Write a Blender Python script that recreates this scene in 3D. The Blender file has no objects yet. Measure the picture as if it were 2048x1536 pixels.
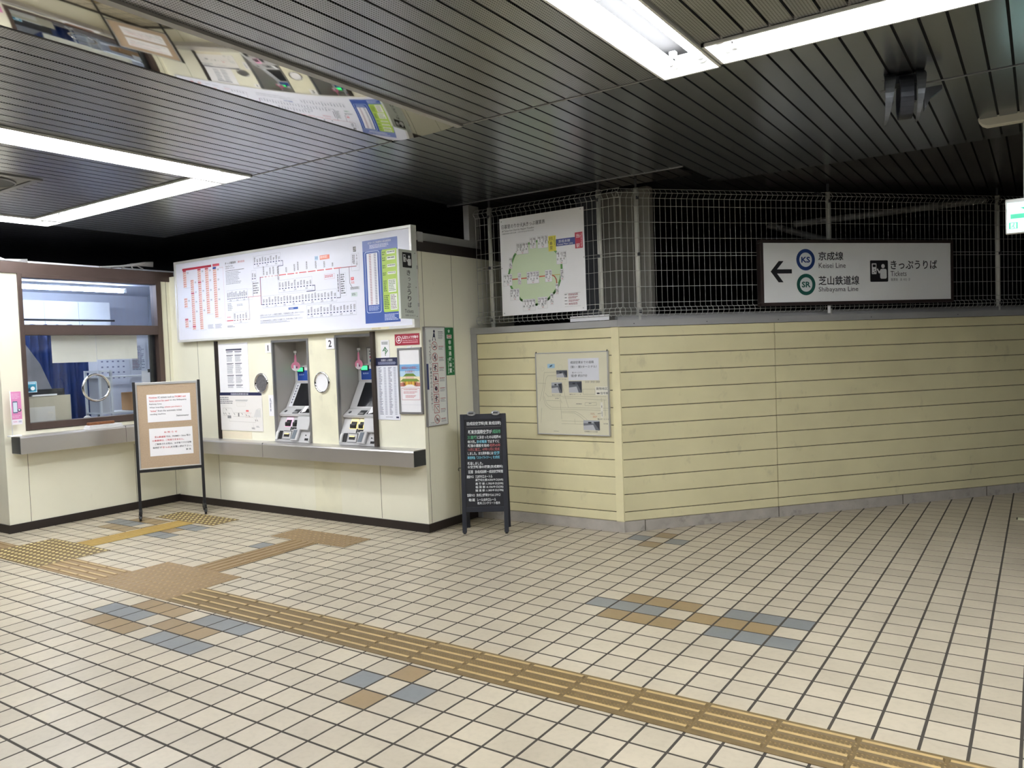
import bpy, math, random
from mathutils import Matrix, Vector
random.seed(7)
sc = bpy.context.scene
col = sc.collection
PI = math.pi

# ------------------------------------------------------------------ camera
cam_d = bpy.data.cameras.new('camera'); cam = bpy.data.objects.new('camera', cam_d); col.objects.link(cam)
cam_d.sensor_width = 36.0; cam_d.lens = 1566.5 / 2048 * 36.0; cam_d.clip_start = 0.05
_r = Vector((0.8283166, 0.55908143, -0.03632574)); _d = Vector((-0.00737323, -0.05395362, -0.99851622)); _f = Vector((-0.56021178, 0.8273554, -0.04056845))
cam.matrix_world = Matrix(((_r.x, -_d.x, -_f.x, 4.71805), (_r.y, -_d.y, -_f.y, -2.69630), (_r.z, -_d.z, -_f.z, 1.44550), (0, 0, 0, 1)))
sc.camera = cam
# ------------------------------------------------------------------ world, exposure
w = bpy.data.worlds.new('world'); sc.world = w; w.use_nodes = True
w.node_tree.nodes['Background'].inputs[0].default_value = (0.75, 0.8, 1, 1)
w.node_tree.nodes['Background'].inputs[1].default_value = 0.012
sc.view_settings.view_transform = 'Standard'; sc.view_settings.look = 'None'
sc.view_settings.gamma = 1.0; sc.view_settings.use_curve_mapping = False
sc.view_settings.exposure = 1.42
TUBE = 26.0           # radiance of the concourse tubes
OFFICE = 30.0          # radiance of the office tube

# ------------------------------------------------------------------ materials
def lin(c):
    if isinstance(c, str):
        c = c.lstrip('#'); c = tuple(int(c[i:i + 2], 16) for i in (0, 2, 4))
    return tuple(((x / 255) / 12.92 if x / 255 <= .04045 else ((x / 255 + .055) / 1.055) ** 2.4) for x in c)
MATS = {}
def mk(name, c, rough=.5, metal=0., noise=0., scale=8., bump=0., bscale=60., emit=0., spec=.5, stretch=None, rnoise=0.):
    if name in MATS: return MATS[name]
    m = bpy.data.materials.new(name); m.use_nodes = True; MATS[name] = m
    nt = m.node_tree; b = nt.nodes['Principled BSDF']; c = lin(c)
    b.inputs['Base Color'].default_value = (*c, 1); b.inputs['Roughness'].default_value = rough; b.inputs['Metallic'].default_value = metal
    b.inputs['Specular IOR Level'].default_value = spec
    if emit:
        b.inputs['Emission Color'].default_value = (*c, 1); b.inputs['Emission Strength'].default_value = emit
    if noise or bump or rnoise:
        tc = nt.nodes.new('ShaderNodeTexCoord'); mp = nt.nodes.new('ShaderNodeMapping')
        nt.links.new(tc.outputs['Object'], mp.inputs[0])
        if stretch: mp.inputs['Scale'].default_value = stretch
    if noise or rnoise:
        n = nt.nodes.new('ShaderNodeTexNoise'); n.inputs['Scale'].default_value = scale; n.inputs['Detail'].default_value = 4
        nt.links.new(mp.outputs[0], n.inputs['Vector'])
        if noise:
            mr = nt.nodes.new('ShaderNodeMapRange'); mr.inputs[1].default_value = .25; mr.inputs[2].default_value = .75
            mr.inputs[3].default_value = 1 - noise; mr.inputs[4].default_value = 1 + noise
            nt.links.new(n.outputs[0], mr.inputs[0])
            mx = nt.nodes.new('ShaderNodeMix'); mx.data_type = 'RGBA'; mx.blend_type = 'MULTIPLY'; mx.inputs[0].default_value = 1
            mx.inputs[6].default_value = (*c, 1); nt.links.new(mr.outputs[0], mx.inputs[7]); nt.links.new(mx.outputs[2], b.inputs['Base Color'])
        if rnoise:
            mr = nt.nodes.new('ShaderNodeMapRange'); mr.inputs[3].default_value = max(0, rough - rnoise); mr.inputs[4].default_value = rough + rnoise
            nt.links.new(n.outputs[0], mr.inputs[0]); nt.links.new(mr.outputs[0], b.inputs['Roughness'])
    if bump:
        n2 = nt.nodes.new('ShaderNodeTexNoise'); n2.inputs['Scale'].default_value = bscale; n2.inputs['Detail'].default_value = 3
        nt.links.new(mp.outputs[0], n2.inputs['Vector'])
        bp = nt.nodes.new('ShaderNodeBump'); bp.inputs['Strength'].default_value = bump; bp.inputs['Distance'].default_value = .01
        nt.links.new(n2.outputs[0], bp.inputs['Height']); nt.links.new(bp.outputs[0], b.inputs['Normal'])
    return m
def ink(c, rough=.45):
    return mk('ink_' + c.lstrip('#') + ('' if rough == .45 else '_%d' % int(rough * 100)), c, rough)

def perforated(m, pitch=.0125, rad=.25, dark=.25):
    nt = m.node_tree; b = nt.nodes['Principled BSDF']
    tc = nt.nodes.new('ShaderNodeTexCoord'); v1 = nt.nodes.new('ShaderNodeVectorMath'); v1.operation = 'MULTIPLY'; v1.inputs[1].default_value = (1 / pitch, 1 / pitch, 0)
    v2 = nt.nodes.new('ShaderNodeVectorMath'); v2.operation = 'FRACTION'; v3 = nt.nodes.new('ShaderNodeVectorMath'); v3.operation = 'SUBTRACT'; v3.inputs[1].default_value = (.5, .5, 0)
    v4 = nt.nodes.new('ShaderNodeVectorMath'); v4.operation = 'LENGTH'; lt = nt.nodes.new('ShaderNodeMath'); lt.operation = 'LESS_THAN'; lt.inputs[1].default_value = rad
    nt.links.new(tc.outputs['Object'], v1.inputs[0]); nt.links.new(v1.outputs[0], v2.inputs[0]); nt.links.new(v2.outputs[0], v3.inputs[0]); nt.links.new(v3.outputs[0], v4.inputs[0]); nt.links.new(v4.outputs['Value'], lt.inputs[0])
    mx = nt.nodes.new('ShaderNodeMix'); mx.data_type = 'RGBA'
    old = b.inputs['Base Color'].links
    if old: nt.links.new(old[0].from_socket, mx.inputs[6])
    else: mx.inputs[6].default_value = b.inputs['Base Color'].default_value
    mx.inputs[7].default_value = (.012, .011, .01, 1)
    nt.links.new(lt.outputs[0], mx.inputs[0]); nt.links.new(mx.outputs[2], b.inputs['Base Color'])
    m2 = nt.nodes.new('ShaderNodeMix'); m2.data_type = 'FLOAT'; m2.inputs[2].default_value = b.inputs['Metallic'].default_value; m2.inputs[3].default_value = 0
    nt.links.new(lt.outputs[0], m2.inputs[0]); nt.links.new(m2.outputs[0], b.inputs['Metallic'])

def tile_variation(m, amount):
    """each glazed tile a little lighter or darker than the next, with faint soiling"""
    nt = m.node_tree; b = nt.nodes['Principled BSDF']; c = tuple(b.inputs['Base Color'].default_value)
    g = nt.nodes.new('ShaderNodeNewGeometry'); n = nt.nodes.new('ShaderNodeTexNoise'); n.inputs['Scale'].default_value = 3.0; n.inputs['Detail'].default_value = 5
    tc = nt.nodes.new('ShaderNodeTexCoord'); nt.links.new(tc.outputs['Object'], n.inputs['Vector'])
    n2 = nt.nodes.new('ShaderNodeTexNoise'); n2.inputs['Scale'].default_value = 40; n2.inputs['Detail'].default_value = 4; nt.links.new(tc.outputs['Object'], n2.inputs['Vector'])
    mr = nt.nodes.new('ShaderNodeMapRange'); mr.inputs[3].default_value = 1 - amount; mr.inputs[4].default_value = 1 + amount * .6
    nt.links.new(g.outputs['Random Per Island'], mr.inputs[0])
    mr2 = nt.nodes.new('ShaderNodeMapRange'); mr2.inputs[1].default_value = .3; mr2.inputs[2].default_value = .7; mr2.inputs[3].default_value = .9; mr2.inputs[4].default_value = 1.03; nt.links.new(n.outputs[0], mr2.inputs[0])
    mr3 = nt.nodes.new('ShaderNodeMapRange'); mr3.inputs[1].default_value = .3; mr3.inputs[2].default_value = .55; mr3.inputs[3].default_value = .93; mr3.inputs[4].default_value = 1.0; nt.links.new(n2.outputs[0], mr3.inputs[0])
    a = nt.nodes.new('ShaderNodeMath'); a.operation = 'MULTIPLY'; nt.links.new(mr.outputs[0], a.inputs[0]); nt.links.new(mr2.outputs[0], a.inputs[1])
    a2 = nt.nodes.new('ShaderNodeMath'); a2.operation = 'MULTIPLY'; nt.links.new(a.outputs[0], a2.inputs[0]); nt.links.new(mr3.outputs[0], a2.inputs[1])
    mx = nt.nodes.new('ShaderNodeMix'); mx.data_type = 'RGBA'; mx.blend_type = 'MULTIPLY'; mx.inputs[0].default_value = 1; mx.inputs[6].default_value = c
    nt.links.new(a2.outputs[0], mx.inputs[7]); nt.links.new(mx.outputs[2], b.inputs['Base Color'])

def glass_mat(name, tint=(1, 1, 1), refl=.022):
    m = bpy.data.materials.new(name); m.use_nodes = True; nt = m.node_tree; nt.nodes.clear()
    o = nt.nodes.new('ShaderNodeOutputMaterial'); t = nt.nodes.new('ShaderNodeBsdfTransparent'); g = nt.nodes.new('ShaderNodeBsdfGlossy'); f = nt.nodes.new('ShaderNodeLayerWeight'); f.inputs[0].default_value = .5; mx = nt.nodes.new('ShaderNodeMixShader')
    t.inputs[0].default_value = (*tint, 1); g.inputs['Roughness'].default_value = .01
    pw = nt.nodes.new('ShaderNodeMath'); pw.operation = 'POWER'; pw.inputs[1].default_value = 5; nt.links.new(f.outputs['Facing'], pw.inputs[0])
    ma = nt.nodes.new('ShaderNodeMath'); ma.operation = 'MULTIPLY_ADD'; ma.inputs[1].default_value = .9; ma.inputs[2].default_value = refl; nt.links.new(pw.outputs[0], ma.inputs[0])
    nt.links.new(ma.outputs[0], mx.inputs[0]); nt.links.new(t.outputs[0], mx.inputs[1]); nt.links.new(g.outputs[0], mx.inputs[2]); nt.links.new(mx.outputs[0], o.inputs[0])
    return m

CREAM = mk('cream_wall_panel', (235, 233, 212), .42, noise=.035, scale=2.2, bump=.03, bscale=25)
CREAM2 = mk('cream_panel_worn', (231, 228, 202), .45, noise=.07, scale=5, bump=.03, bscale=25)
SEAM = mk('panel_seam', (120, 118, 98), .7)
BROWN = mk('brown_anodised_frame', (84, 70, 64), .38, metal=.3, noise=.06, scale=6)
DKBROWN = mk('dark_brown_skirting', (38, 30, 27), .45, noise=.1, scale=10)
STEEL = mk('brushed_stainless', (205, 203, 201), .34, metal=.85, noise=.03, scale=2)
STEELD = mk('dark_grey_metal', (70, 72, 74), .45, metal=.4, noise=.05)
CHROME = mk('chrome', (225, 225, 225), .12, metal=1., noise=.02)
YELLOW = mk('yellow_siding', (221, 213, 171), .5, noise=.06, scale=3, bump=.06, bscale=9)
GROOVE = mk('siding_groove', (58, 54, 38), .8)
PLINTH = mk('concrete_plinth', (172, 166, 156), .8, noise=.14, scale=9, bump=.2)
CAPGREY = mk('grey_cap_metal', (160, 160, 158), .45, metal=.1, noise=.05, scale=4)
SLATP = mk('perforated_slat', (168, 170, 175), .29, metal=.88, noise=.015, scale=2); perforated(SLATP)
SLATQ = mk('plain_slat', (146, 150, 156), .27, metal=.88, noise=.015, scale=2)
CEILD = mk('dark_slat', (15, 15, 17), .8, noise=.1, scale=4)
GAP = mk('ceiling_gap', (16, 16, 17), .9)
MIRROR = mk('mirror_sheet', (196, 193, 184), .04, metal=1., bump=.05, bscale=1.6)
WHITE = mk('white_enamel', (236, 238, 236), .35, noise=.02)
TUBEM = mk('fluorescent_tube', (250, 251, 255), .3, emit=TUBE)
TUBEO = mk('office_tube', (238, 244, 255), .3, emit=OFFICE)
BLACK = mk('black_plastic', (24, 25, 28), .45, noise=.05)
NAVYBLK = mk('black_painted_wood', (30, 33, 42), .5, noise=.08, scale=12, bump=.05)
GREYPL = mk('grey_machine_plastic', (186, 186, 186), .4, noise=.02)
GREYDK = mk('recess_grey_steel', (176, 173, 167), .42, metal=.1, noise=.03, scale=3)
FRAMEGR = mk('grey_aluminium_frame', (150, 150, 150), .38, metal=.7, noise=.04)
WHITEP = mk('white_sheet', (240, 240, 242), .5, noise=.012)
GALV = mk('galvanised_wire', (186, 187, 182), .45, metal=.2, noise=.05)
POSTM = mk('fence_post_white', (214, 215, 206), .4, noise=.05)
COLM = mk('grey_column_paint', (132, 130, 122), .6, noise=.05, scale=3)
CORK = mk('cork_board', (176, 155, 130), .85, noise=.08, scale=90, bump=.1, bscale=200)
ALU = mk('aluminium_rail', (190, 190, 188), .35, metal=.6, noise=.03)
TCREAM = mk('tile_cream', (189, 179, 157), .33, bump=.02, bscale=50); tile_variation(TCREAM, .09)
TBLUE = mk('tile_blue_grey', (122, 126, 126), .35); tile_variation(TBLUE, .07)
TBROWN = mk('tile_brown', (146, 124, 88), .35); tile_variation(TBROWN, .07)
GROUT = mk('tile_grout', (62, 57, 49), .85, noise=.2, scale=14)
TACB = mk('tactile_base', (110, 92, 58), .6, noise=.12, scale=18)
TACT = mk('tactile_worn_top', (180, 155, 104), .5, noise=.12, scale=20)
TACB2 = mk('tactile_base_brown', (138, 115, 80), .6, noise=.1, scale=18)
TACT2 = mk('tactile_brown_top', (152, 129, 92), .5, noise=.12, scale=20)
TACDOT = mk('tactile_dome_pale', (206, 190, 130), .45, noise=.1, scale=30)
TACMID = mk('tactile_stud', (132, 110, 66), .55, noise=.1, scale=20)
TACY = mk('tactile_yellow', (164, 136, 70), .55, noise=.1, scale=18)

def soil(m, scale, lo, amount, stretch=(1, 1, 1)):
    """scuffs and old stains with their own ragged shapes"""
    nt = m.node_tree; b = nt.nodes['Principled BSDF']; old = b.inputs['Base Color'].links[0].from_socket
    tc = nt.nodes.new('ShaderNodeTexCoord'); mp = nt.nodes.new('ShaderNodeMapping'); mp.inputs['Scale'].default_value = stretch; nt.links.new(tc.outputs['Object'], mp.inputs[0])
    n = nt.nodes.new('ShaderNodeTexNoise'); n.inputs['Scale'].default_value = scale; n.inputs['Detail'].default_value = 7; n.inputs['Roughness'].default_value = .65; nt.links.new(mp.outputs[0], n.inputs['Vector'])
    mr = nt.nodes.new('ShaderNodeMapRange'); mr.inputs[1].default_value = lo; mr.inputs[2].default_value = lo + .12; mr.inputs[3].default_value = 1; mr.inputs[4].default_value = 1 - amount; nt.links.new(n.outputs[0], mr.inputs[0])
    mx = nt.nodes.new('ShaderNodeMix'); mx.data_type = 'RGBA'; mx.blend_type = 'MULTIPLY'; mx.inputs[0].default_value = 1; nt.links.new(old, mx.inputs[6]); nt.links.new(mr.outputs[0], mx.inputs[7]); nt.links.new(mx.outputs[2], b.inputs['Base Color'])
soil(YELLOW, 7, .60, .16, (1, 1, .6)); soil(CREAM, 6, .64, .09, (1, 1, .4)); soil(CREAM2, 7, .58, .13, (1, 1, .5)); soil(PLINTH, 10, .55, .25); soil(TCREAM, 9, .66, .12)

# ------------------------------------------------------------------ mesh builder
class G:
    def __init__(s): s.v = []; s.f = []; s.m = []; s.mats = []; s.smooth = []
    def mi(s, m):
        if m not in s.mats: s.mats.append(m)
        return s.mats.index(m)
    def add(s, vs, fs, m, sm=False):
        o = len(s.v); s.v += [tuple(v) for v in vs]; k = s.mi(m)
        for f in fs: s.f.append(tuple(i + o for i in f)); s.m.append(k); s.smooth.append(sm)
        return s
    def box(s, x0, x1, y0, y1, z0, z1, m):
        x0, x1 = sorted((x0, x1)); y0, y1 = sorted((y0, y1)); z0, z1 = sorted((z0, z1))
        return s.add([(x0, y0, z0), (x1, y0, z0), (x1, y1, z0), (x0, y1, z0), (x0, y0, z1), (x1, y0, z1), (x1, y1, z1), (x0, y1, z1)],
              [(0, 3, 2, 1), (4, 5, 6, 7), (0, 1, 5, 4), (1, 2, 6, 5), (2, 3, 7, 6), (3, 0, 4, 7)], m)
    def poly(s, pts, m): return s.add(pts, [tuple(range(len(pts)))], m)
    def prism(s, pts, vec, m):
        n = len(pts); a = [Vector(p) for p in pts]; b = [p + Vector(vec) for p in a]
        fs = [tuple(range(n))[::-1], tuple(range(n, 2 * n))] + [(i, (i + 1) % n, n + (i + 1) % n, n + i) for i in range(n)]
        return s.add(a + b, fs, m)
    def tube(s, path, r, m, n=8, closed=False, cap=True, sm=True):
        P = [Vector(p) for p in path]; L = len(P); rs = r if isinstance(r, (list, tuple)) else [r] * L
        vs = []; up = None
        for i in range(L):
            a = P[i - 1] if (i > 0 or closed) else P[i]; b = P[(i + 1) % L] if (i < L - 1 or closed) else P[i]
            t = (b - a).normalized()
            if up is None:
                up = Vector((0, 0, 1)) if abs(t.z) < .9 else Vector((1, 0, 0))
            u = (up - t * up.dot(t)).normalized(); up = u; w_ = t.cross(u)
            for k in range(n):
                an = 2 * PI * k / n; vs.append(P[i] + (u * math.cos(an) + w_ * math.sin(an)) * rs[i])
        fs = []
        for i in range(L if closed else L - 1):
            j = (i + 1) % L
            for k in range(n): fs.append((i * n + k, i * n + (k + 1) % n, j * n + (k + 1) % n, j * n + k))
        if cap and not closed: fs += [tuple(range(n))[::-1], tuple((L - 1) * n + k for k in range(n))]
        return s.add(vs, fs, m, sm)
    def ring(s, c, R, r, m, axis='z', n=36, k=8, sq=None):
        pts = []
        for i in range(n):
            a = 2 * PI * i / n; p = {'z': (math.cos(a), math.sin(a), 0), 'x': (0, math.cos(a), math.sin(a)), 'y': (math.cos(a), 0, math.sin(a))}[axis]
            pts.append(tuple(c[j] + R * p[j] for j in range(3)))
        return s.tube(pts, r, m, k, closed=True)
    def dome(s, c, r, h, m, n=8):
        vs = []; fs = []
        for (q, z) in ((1, 0), (.8, h * .7)):
            for i in range(n):
                a = 2 * PI * i / n; vs.append((c[0] + r * q * math.cos(a), c[1] + r * q * math.sin(a), c[2] + z))
        vs.append((c[0], c[1], c[2] + h))
        for i in range(n):
            j = (i + 1) % n; fs += [(i, j, n + j, n + i), (n + i, n + j, 2 * n)]
        return s.add(vs, fs, m, True)
    def ball(s, c, rx, ry, rz, m, n=14, k=8):
        vs = []; fs = []
        for i in range(1, k):
            t = PI * i / k
            for j in range(n):
                a = 2 * PI * j / n; vs.append((c[0] + rx * math.sin(t) * math.cos(a), c[1] + ry * math.sin(t) * math.sin(a), c[2] + rz * math.cos(t)))
        vs += [(c[0], c[1], c[2] + rz), (c[0], c[1], c[2] - rz)]
        for i in range(k - 2):
            for j in range(n): fs.append((i * n + j, (i + 1) * n + j, (i + 1) * n + (j + 1) % n, i * n + (j + 1) % n))
        T = len(vs) - 2
        for j in range(n): fs += [(T, j, (j + 1) % n), (T + 1, (k - 2) * n + (j + 1) % n, (k - 2) * n + j)]
        return s.add(vs, fs, m, True)
    def build(s, name, parent=None, M=None, bevel=0, base=True):
        v = s.v
        if M is not None: v = [tuple(M @ Vector(p)) for p in v]
        loc = Vector((0, 0, 0))
        if parent is None and base and v:
            xs, ys, zs = zip(*v); loc = Vector(((min(xs) + max(xs)) / 2, (min(ys) + max(ys)) / 2, min(zs)))
            v = [(a - loc.x, b - loc.y, c - loc.z) for a, b, c in v]
        me = bpy.data.meshes.new(name); me.from_pydata(v, [], s.f)
        for m in s.mats: me.materials.append(m)
        me.polygons.foreach_set('material_index', s.m); me.polygons.foreach_set('use_smooth', s.smooth); me.update()
        o = bpy.data.objects.new(name, me); col.objects.link(o); o.location = loc
        if parent: o.parent = parent
        if bevel:
            b = o.modifiers.new('bevel', 'BEVEL'); b.width = bevel; b.segments = 2; b.limit_method = 'ANGLE'
        return o
def tag(o, label=None, cat=None, group=None, kind=None):
    if label: o['label'] = label
    if cat: o['category'] = cat
    if group: o['group'] = group
    if kind: o['kind'] = kind
    return o
def struct(o): o['kind'] = 'structure'; return o
def root(name, label, cat, M=None, group=None):
    o = bpy.data.objects.new(name, None); col.objects.link(o); o.empty_display_size = .1
    if M is not None: o.matrix_world = M
    return tag(o, label, cat, group)
def T(x, y, z): return Matrix.Translation((x, y, z))
def frame(O, R):
    """axes of a wall-mounted panel: x right, y up, z out of the wall"""
    R = Vector(R).normalized(); U = Vector((0, 0, 1)); N = R.cross(U)
    return Matrix(((R.x, U.x, N.x, O[0]), (R.y, U.y, N.y, O[1]), (R.z, U.z, N.z, O[2]), (0, 0, 0, 1)))
def copy_tree(o, parent=None):
    c = o.copy(); col.objects.link(c)
    if parent: c.parent = parent
    for ch in list(o.children): copy_tree(ch, c)
    return c

# ------------------------------------------------------------------ printing on panels
_fc = bpy.data.curves.new('lettering_source', 'FONT'); _fo = bpy.data.objects.new('lettering_source', _fc)
_fc.resolution_u = 2
_cache = {}
def glyphs(body, bold=0.):
    k = (body, bold)
    if k in _cache: return _cache[k]
    _fc.body = body; _fc.offset = bold
    me = bpy.data.meshes.new_from_object(_fo)
    vs = [(q.co.x, q.co.y) for q in me.vertices]; fs = [tuple(p.vertices) for p in me.polygons]
    bpy.data.meshes.remove(me)
    _cache[k] = (vs, fs); return vs, fs
class Pr(G):
    """flat printing: coordinates x right, v down from the panel's top, z out; one layer step is 0.4 mm"""
    def __init__(s, H, z=0.): super().__init__(); s.H = H; s.z = z
    def P(s, x, v, l): return (x, s.H - v, s.z + .0006 * l)
    def rect(s, x0, v0, x1, v1, c, l=1): return s.poly([s.P(x0, v1, l), s.P(x1, v1, l), s.P(x1, v0, l), s.P(x0, v0, l)], ink(c) if isinstance(c, str) else c)
    def shape(s, pts, c, l=1):
        A = sum(pts[i][0] * pts[(i + 1) % len(pts)][1] - pts[(i + 1) % len(pts)][0] * pts[i][1] for i in range(len(pts)))
        if A > 0: pts = pts[::-1]
        return s.poly([s.P(x, v, l) for x, v in pts], ink(c) if isinstance(c, str) else c)
    def line(s, pts, wd, c, l=1):
        for (a, b), (p, q) in zip(pts, pts[1:]):
            d = math.hypot(p - a, q - b) or 1; nx, ny = -(q - b) / d * wd / 2, (p - a) / d * wd / 2; ex, ey = (p - a) / d * wd / 2, (q - b) / d * wd / 2
            s.shape([(a - ex + nx, b - ey + ny), (p + ex + nx, q + ey + ny), (p + ex - nx, q + ey - ny), (a - ex - nx, b - ey - ny)], c, l)
        return s
    def outline(s, x0, v0, x1, v1, wd, c, l=1): return s.line([(x0, v0), (x1, v0), (x1, v1), (x0, v1), (x0, v0)], wd, c, l)
    def disc(s, x, v, r, c, l=1, n=32, ry=None):
        ry = ry or r; return s.shape([(x + r * math.cos(2 * PI * i / n), v + ry * math.sin(2 * PI * i / n)) for i in range(n)], c, l)
    def hoop(s, x, v, r0, r1, c, l=1, n=40):
        for i in range(n):
            a, b = 2 * PI * i / n, 2 * PI * (i + 1) / n
            s.shape([(x + r0 * math.cos(a), v + r0 * math.sin(a)), (x + r1 * math.cos(a), v + r1 * math.sin(a)), (x + r1 * math.cos(b), v + r1 * math.sin(b)), (x + r0 * math.cos(b), v + r0 * math.sin(b))], c, l)
        return s
    def rrect(s, x0, v0, x1, v1, r, c, l=1):
        pts = []
        for cx, cv, a0 in ((x1 - r, v0 + r, -90), (x1 - r, v1 - r, 0), (x0 + r, v1 - r, 90), (x0 + r, v0 + r, 180)):
            for k in range(5):
                a = math.radians(a0 + 22.5 * k); pts.append((cx + r * math.cos(a), cv + r * math.sin(a)))
        return s.shape(pts, c, l)
    def text(s, body, x0, v0, x1, v1, c='#1c1c22', l=2, bold=0., rot=0, keep=False):
        """lettering fitted into the box x0..x1, v0..v1 (keep: do not stretch beyond the natural width)"""
        vs, fs = glyphs(body, bold)
        if not vs: return s
        if rot: vs = [(q, -p) for p, q in vs] if rot > 0 else [(-q, p) for p, q in vs]
        xs = [p for p, q in vs]; ys = [q for p, q in vs]; a, b, e, g = min(xs), max(xs), min(ys), max(ys)
        sx = (x1 - x0) / max(b - a, 1e-6); sy = (v1 - v0) / max(g - e, 1e-6)
        if keep: sx = min(sx, sy)
        m = ink(c) if isinstance(c, str) else c
        return s.add([s.P(x0 + (p - a) * sx, v1 - (q - e) * sy, l) for p, q in vs], fs, m)
    def vtext(s, body, xc, v0, size, step, c='#1c1c22', l=2, bold=0., wd=None):
        wd = wd or size
        for i, ch in enumerate(body):
            v = v0 + i * step
            if ch in ' ': continue
            if ch in '、。': s.text(ch, xc + wd * .15, v, xc + wd * .45, v + size * .35, c, l, bold); continue
            if ch == 'っ': s.text(ch, xc - wd * .2, v + size * .2, xc + wd * .45, v + size * .8, c, l, bold); continue
            if ch in 'ー': s.line([(xc, v + .1 * size), (xc, v + size * .9)], size * .1, c, l); continue
            s.text(ch, xc - wd / 2, v, xc + wd / 2, v + size, c, l, bold)
        return s
    def greek(s, x0, v0, x1, v1, n, c, l=2, fill=.5, ragged=.3, vert=False):
        """lines too small in the photograph to read: broken rules"""
        for i in range(n):
            a, b = (v0, v1) if not vert else (x0, x1); st = (b - a) / n; p = a + i * st; t = st * fill
            lo, hi = (x0, x1) if not vert else (v0, v1); end = lo + (hi - lo) * (1 - random.random() * ragged); q = lo
            while q < end - 1e-4:
                wl = min(end - q, t * random.uniform(1.2, 4.5) + .003)
                if vert: s.rect(p, q, p + t, q + wl, c, l)
                else: s.rect(q, p, q + wl, p + t, c, l)
                q += wl + t * .5
        return s

# ================================================================== SETTING
TU, TV = .15, .1485
def row_y(r): return r * TV if r <= 0 else (.9 * TV if r == 1 else (r - .2) * TV)
special = {}
def big(u, r):
    for k in (0, 1, 2): special[(u + k, r - 1)] = 'b'; special[(u + 1 + k, r)] = 'n'; special[(u + 1 + k, r - 2)] = 'n'; special[(u + 4 + k, r - 1)] = 'n'; special[(u + 5 + k, r)] = 'b'; special[(u + 5 + k, r - 2)] = 'b'
def small(u, r): special[(u, r - 1)] = 'b'; special[(u + 2, r - 1)] = 'b'; special[(u + 1, r)] = 'n'; special[(u + 1, r - 2)] = 'n'
big(0, -1); small(14, -1); big(17, 9); small(14, 19); small(-3, 9); big(-17, 9)
g = G()
dirY = Vector((.656, .755, 0)); nY = Vector((.755, -.656, 0))
for i in range(-24, 47):
    for r in range(-42, 55):
        x0, x1, y0, y1 = i * TU, (i + 1) * TU, row_y(r), row_y(r + 1)
        cx, cy = (x0 + x1) / 2, (y0 + y1) / 2
        if (cx < -2.95 and cy > .55) or (cx < .5 and cy > 2.25) or (cx < 1.95 and cy > 2.95) or ((cx - 2) * .755 - (cy - 2.823) * .656 < -.12 and cx > 1.9): continue
        m = {'b': TBLUE, 'n': TBROWN}.get(special.get((i, r)), TCREAM); e, k = .0054, .0060
        g.add([(x0 + k, y0 + k, 0), (x1 - k, y0 + k, 0), (x1 - k, y1 - k, 0), (x0 + k, y1 - k, 0), (x0 + e, y0 + e, -.001), (x1 - e, y0 + e, -.001), (x1 - e, y1 - e, -.001), (x0 + e, y1 - e, -.001)],
              [(0, 1, 2, 3), (4, 5, 1, 0), (5, 6, 2, 1), (6, 7, 3, 2), (7, 4, 0, 3)], m)
g.box(-7, 9, -7.5, 9.5, -.12, -.0008, GROUT)
struct(g.build('floor', base=False))

# ---- tactile paving
def bars(g, x0, x1, y0, y1, along, mb, mt, z=.0, dots=False, low=False):
    g.box(x0, x1, y0, y1, 0, .0025, mb); h = .003 if low else .0058
    n = 4; L = (x1 - x0) if along == 'x' else (y1 - y0); W = (y1 - y0) if along == 'x' else (x1 - x0)
    blk = .2785; k = max(1, round(L / blk)); blk = L / k
    for a in range(n):
        c = W * (.13 + .247 * a)
        for b in range(k):
            p, q = b * blk + .006, (b + 1) * blk - .006; hw, tw = .0145, .0085
            def pt(l, s, zz): return (x0 + l, y0 + s, zz) if along == 'x' else (x0 + W - s, y0 + l, zz)
            vs = [pt(p, c - hw, .0025), pt(q, c - hw, .0025), pt(q, c + hw, .0025), pt(p, c + hw, .0025), pt(p + .006, c - tw, .0025 + h), pt(q - .006, c - tw, .0025 + h), pt(q - .006, c + tw, .0025 + h), pt(p + .006, c + tw, .0025 + h)]
            g.add(vs, [(0, 1, 5, 4), (1, 2, 6, 5), (2, 3, 7, 6), (3, 0, 4, 7)], mb); g.add(vs[4:], [(0, 1, 2, 3)], mt)
        if dots and a < n - 1:
            for rr in (0, 1):
                t = W * (.13 + .247 * a) + W * .247 * (.36 + .28 * rr); l = .01
                while l < L - .01:
                    q = pt(l, t, .0025); g.add([(q[0] - .0035, q[1] - .003, q[2]), (q[0] + .0035, q[1] - .003, q[2]), (q[0] + .0035, q[1] + .003, q[2]), (q[0] - .0035, q[1] + .003, q[2]), (q[0], q[1], q[2] + .003)], [(0, 1, 4), (1, 2, 4), (2, 3, 4), (3, 0, 4)], TACMID); l += .0165
    return g
def pad(g, x0, x1, y0, y1, nx, ny, mb, mt):
    g.box(x0, x1, y0, y1, 0, .0025, mb)
    for i in range(nx):
        for j in range(ny): g.dome((x0 + (i + .5) * (x1 - x0) / nx, y0 + (j + .5) * (y1 - y0) / ny, .0025), .0125, .005, mt)
    return g
YS0, YS1 = .022, .300
tag(bars(G(), .255, 5.0, YS0, YS1, 'x', TACB, TACT, dots=True).build('tactile_strip'), 'long ochre tactile guide strip of four ridges running to the lower right', 'tactile paving', 'tactile guide paving')
tag(bars(G(), -1.37, -.605, YS0, YS1, 'x', TACB2, TACT).build('tactile_strip'), 'short brown ridged tactile strip between the two large dotted pads', 'tactile paving', 'tactile guide paving')
tag(bars(G(), -4.2, -2.275, YS0, YS1, 'x', TACB2, TACT2).build('tactile_strip'), 'brown ridged tactile strip leaving the left frame edge beside the booth corner', 'tactile paving', 'tactile guide paving')
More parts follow.
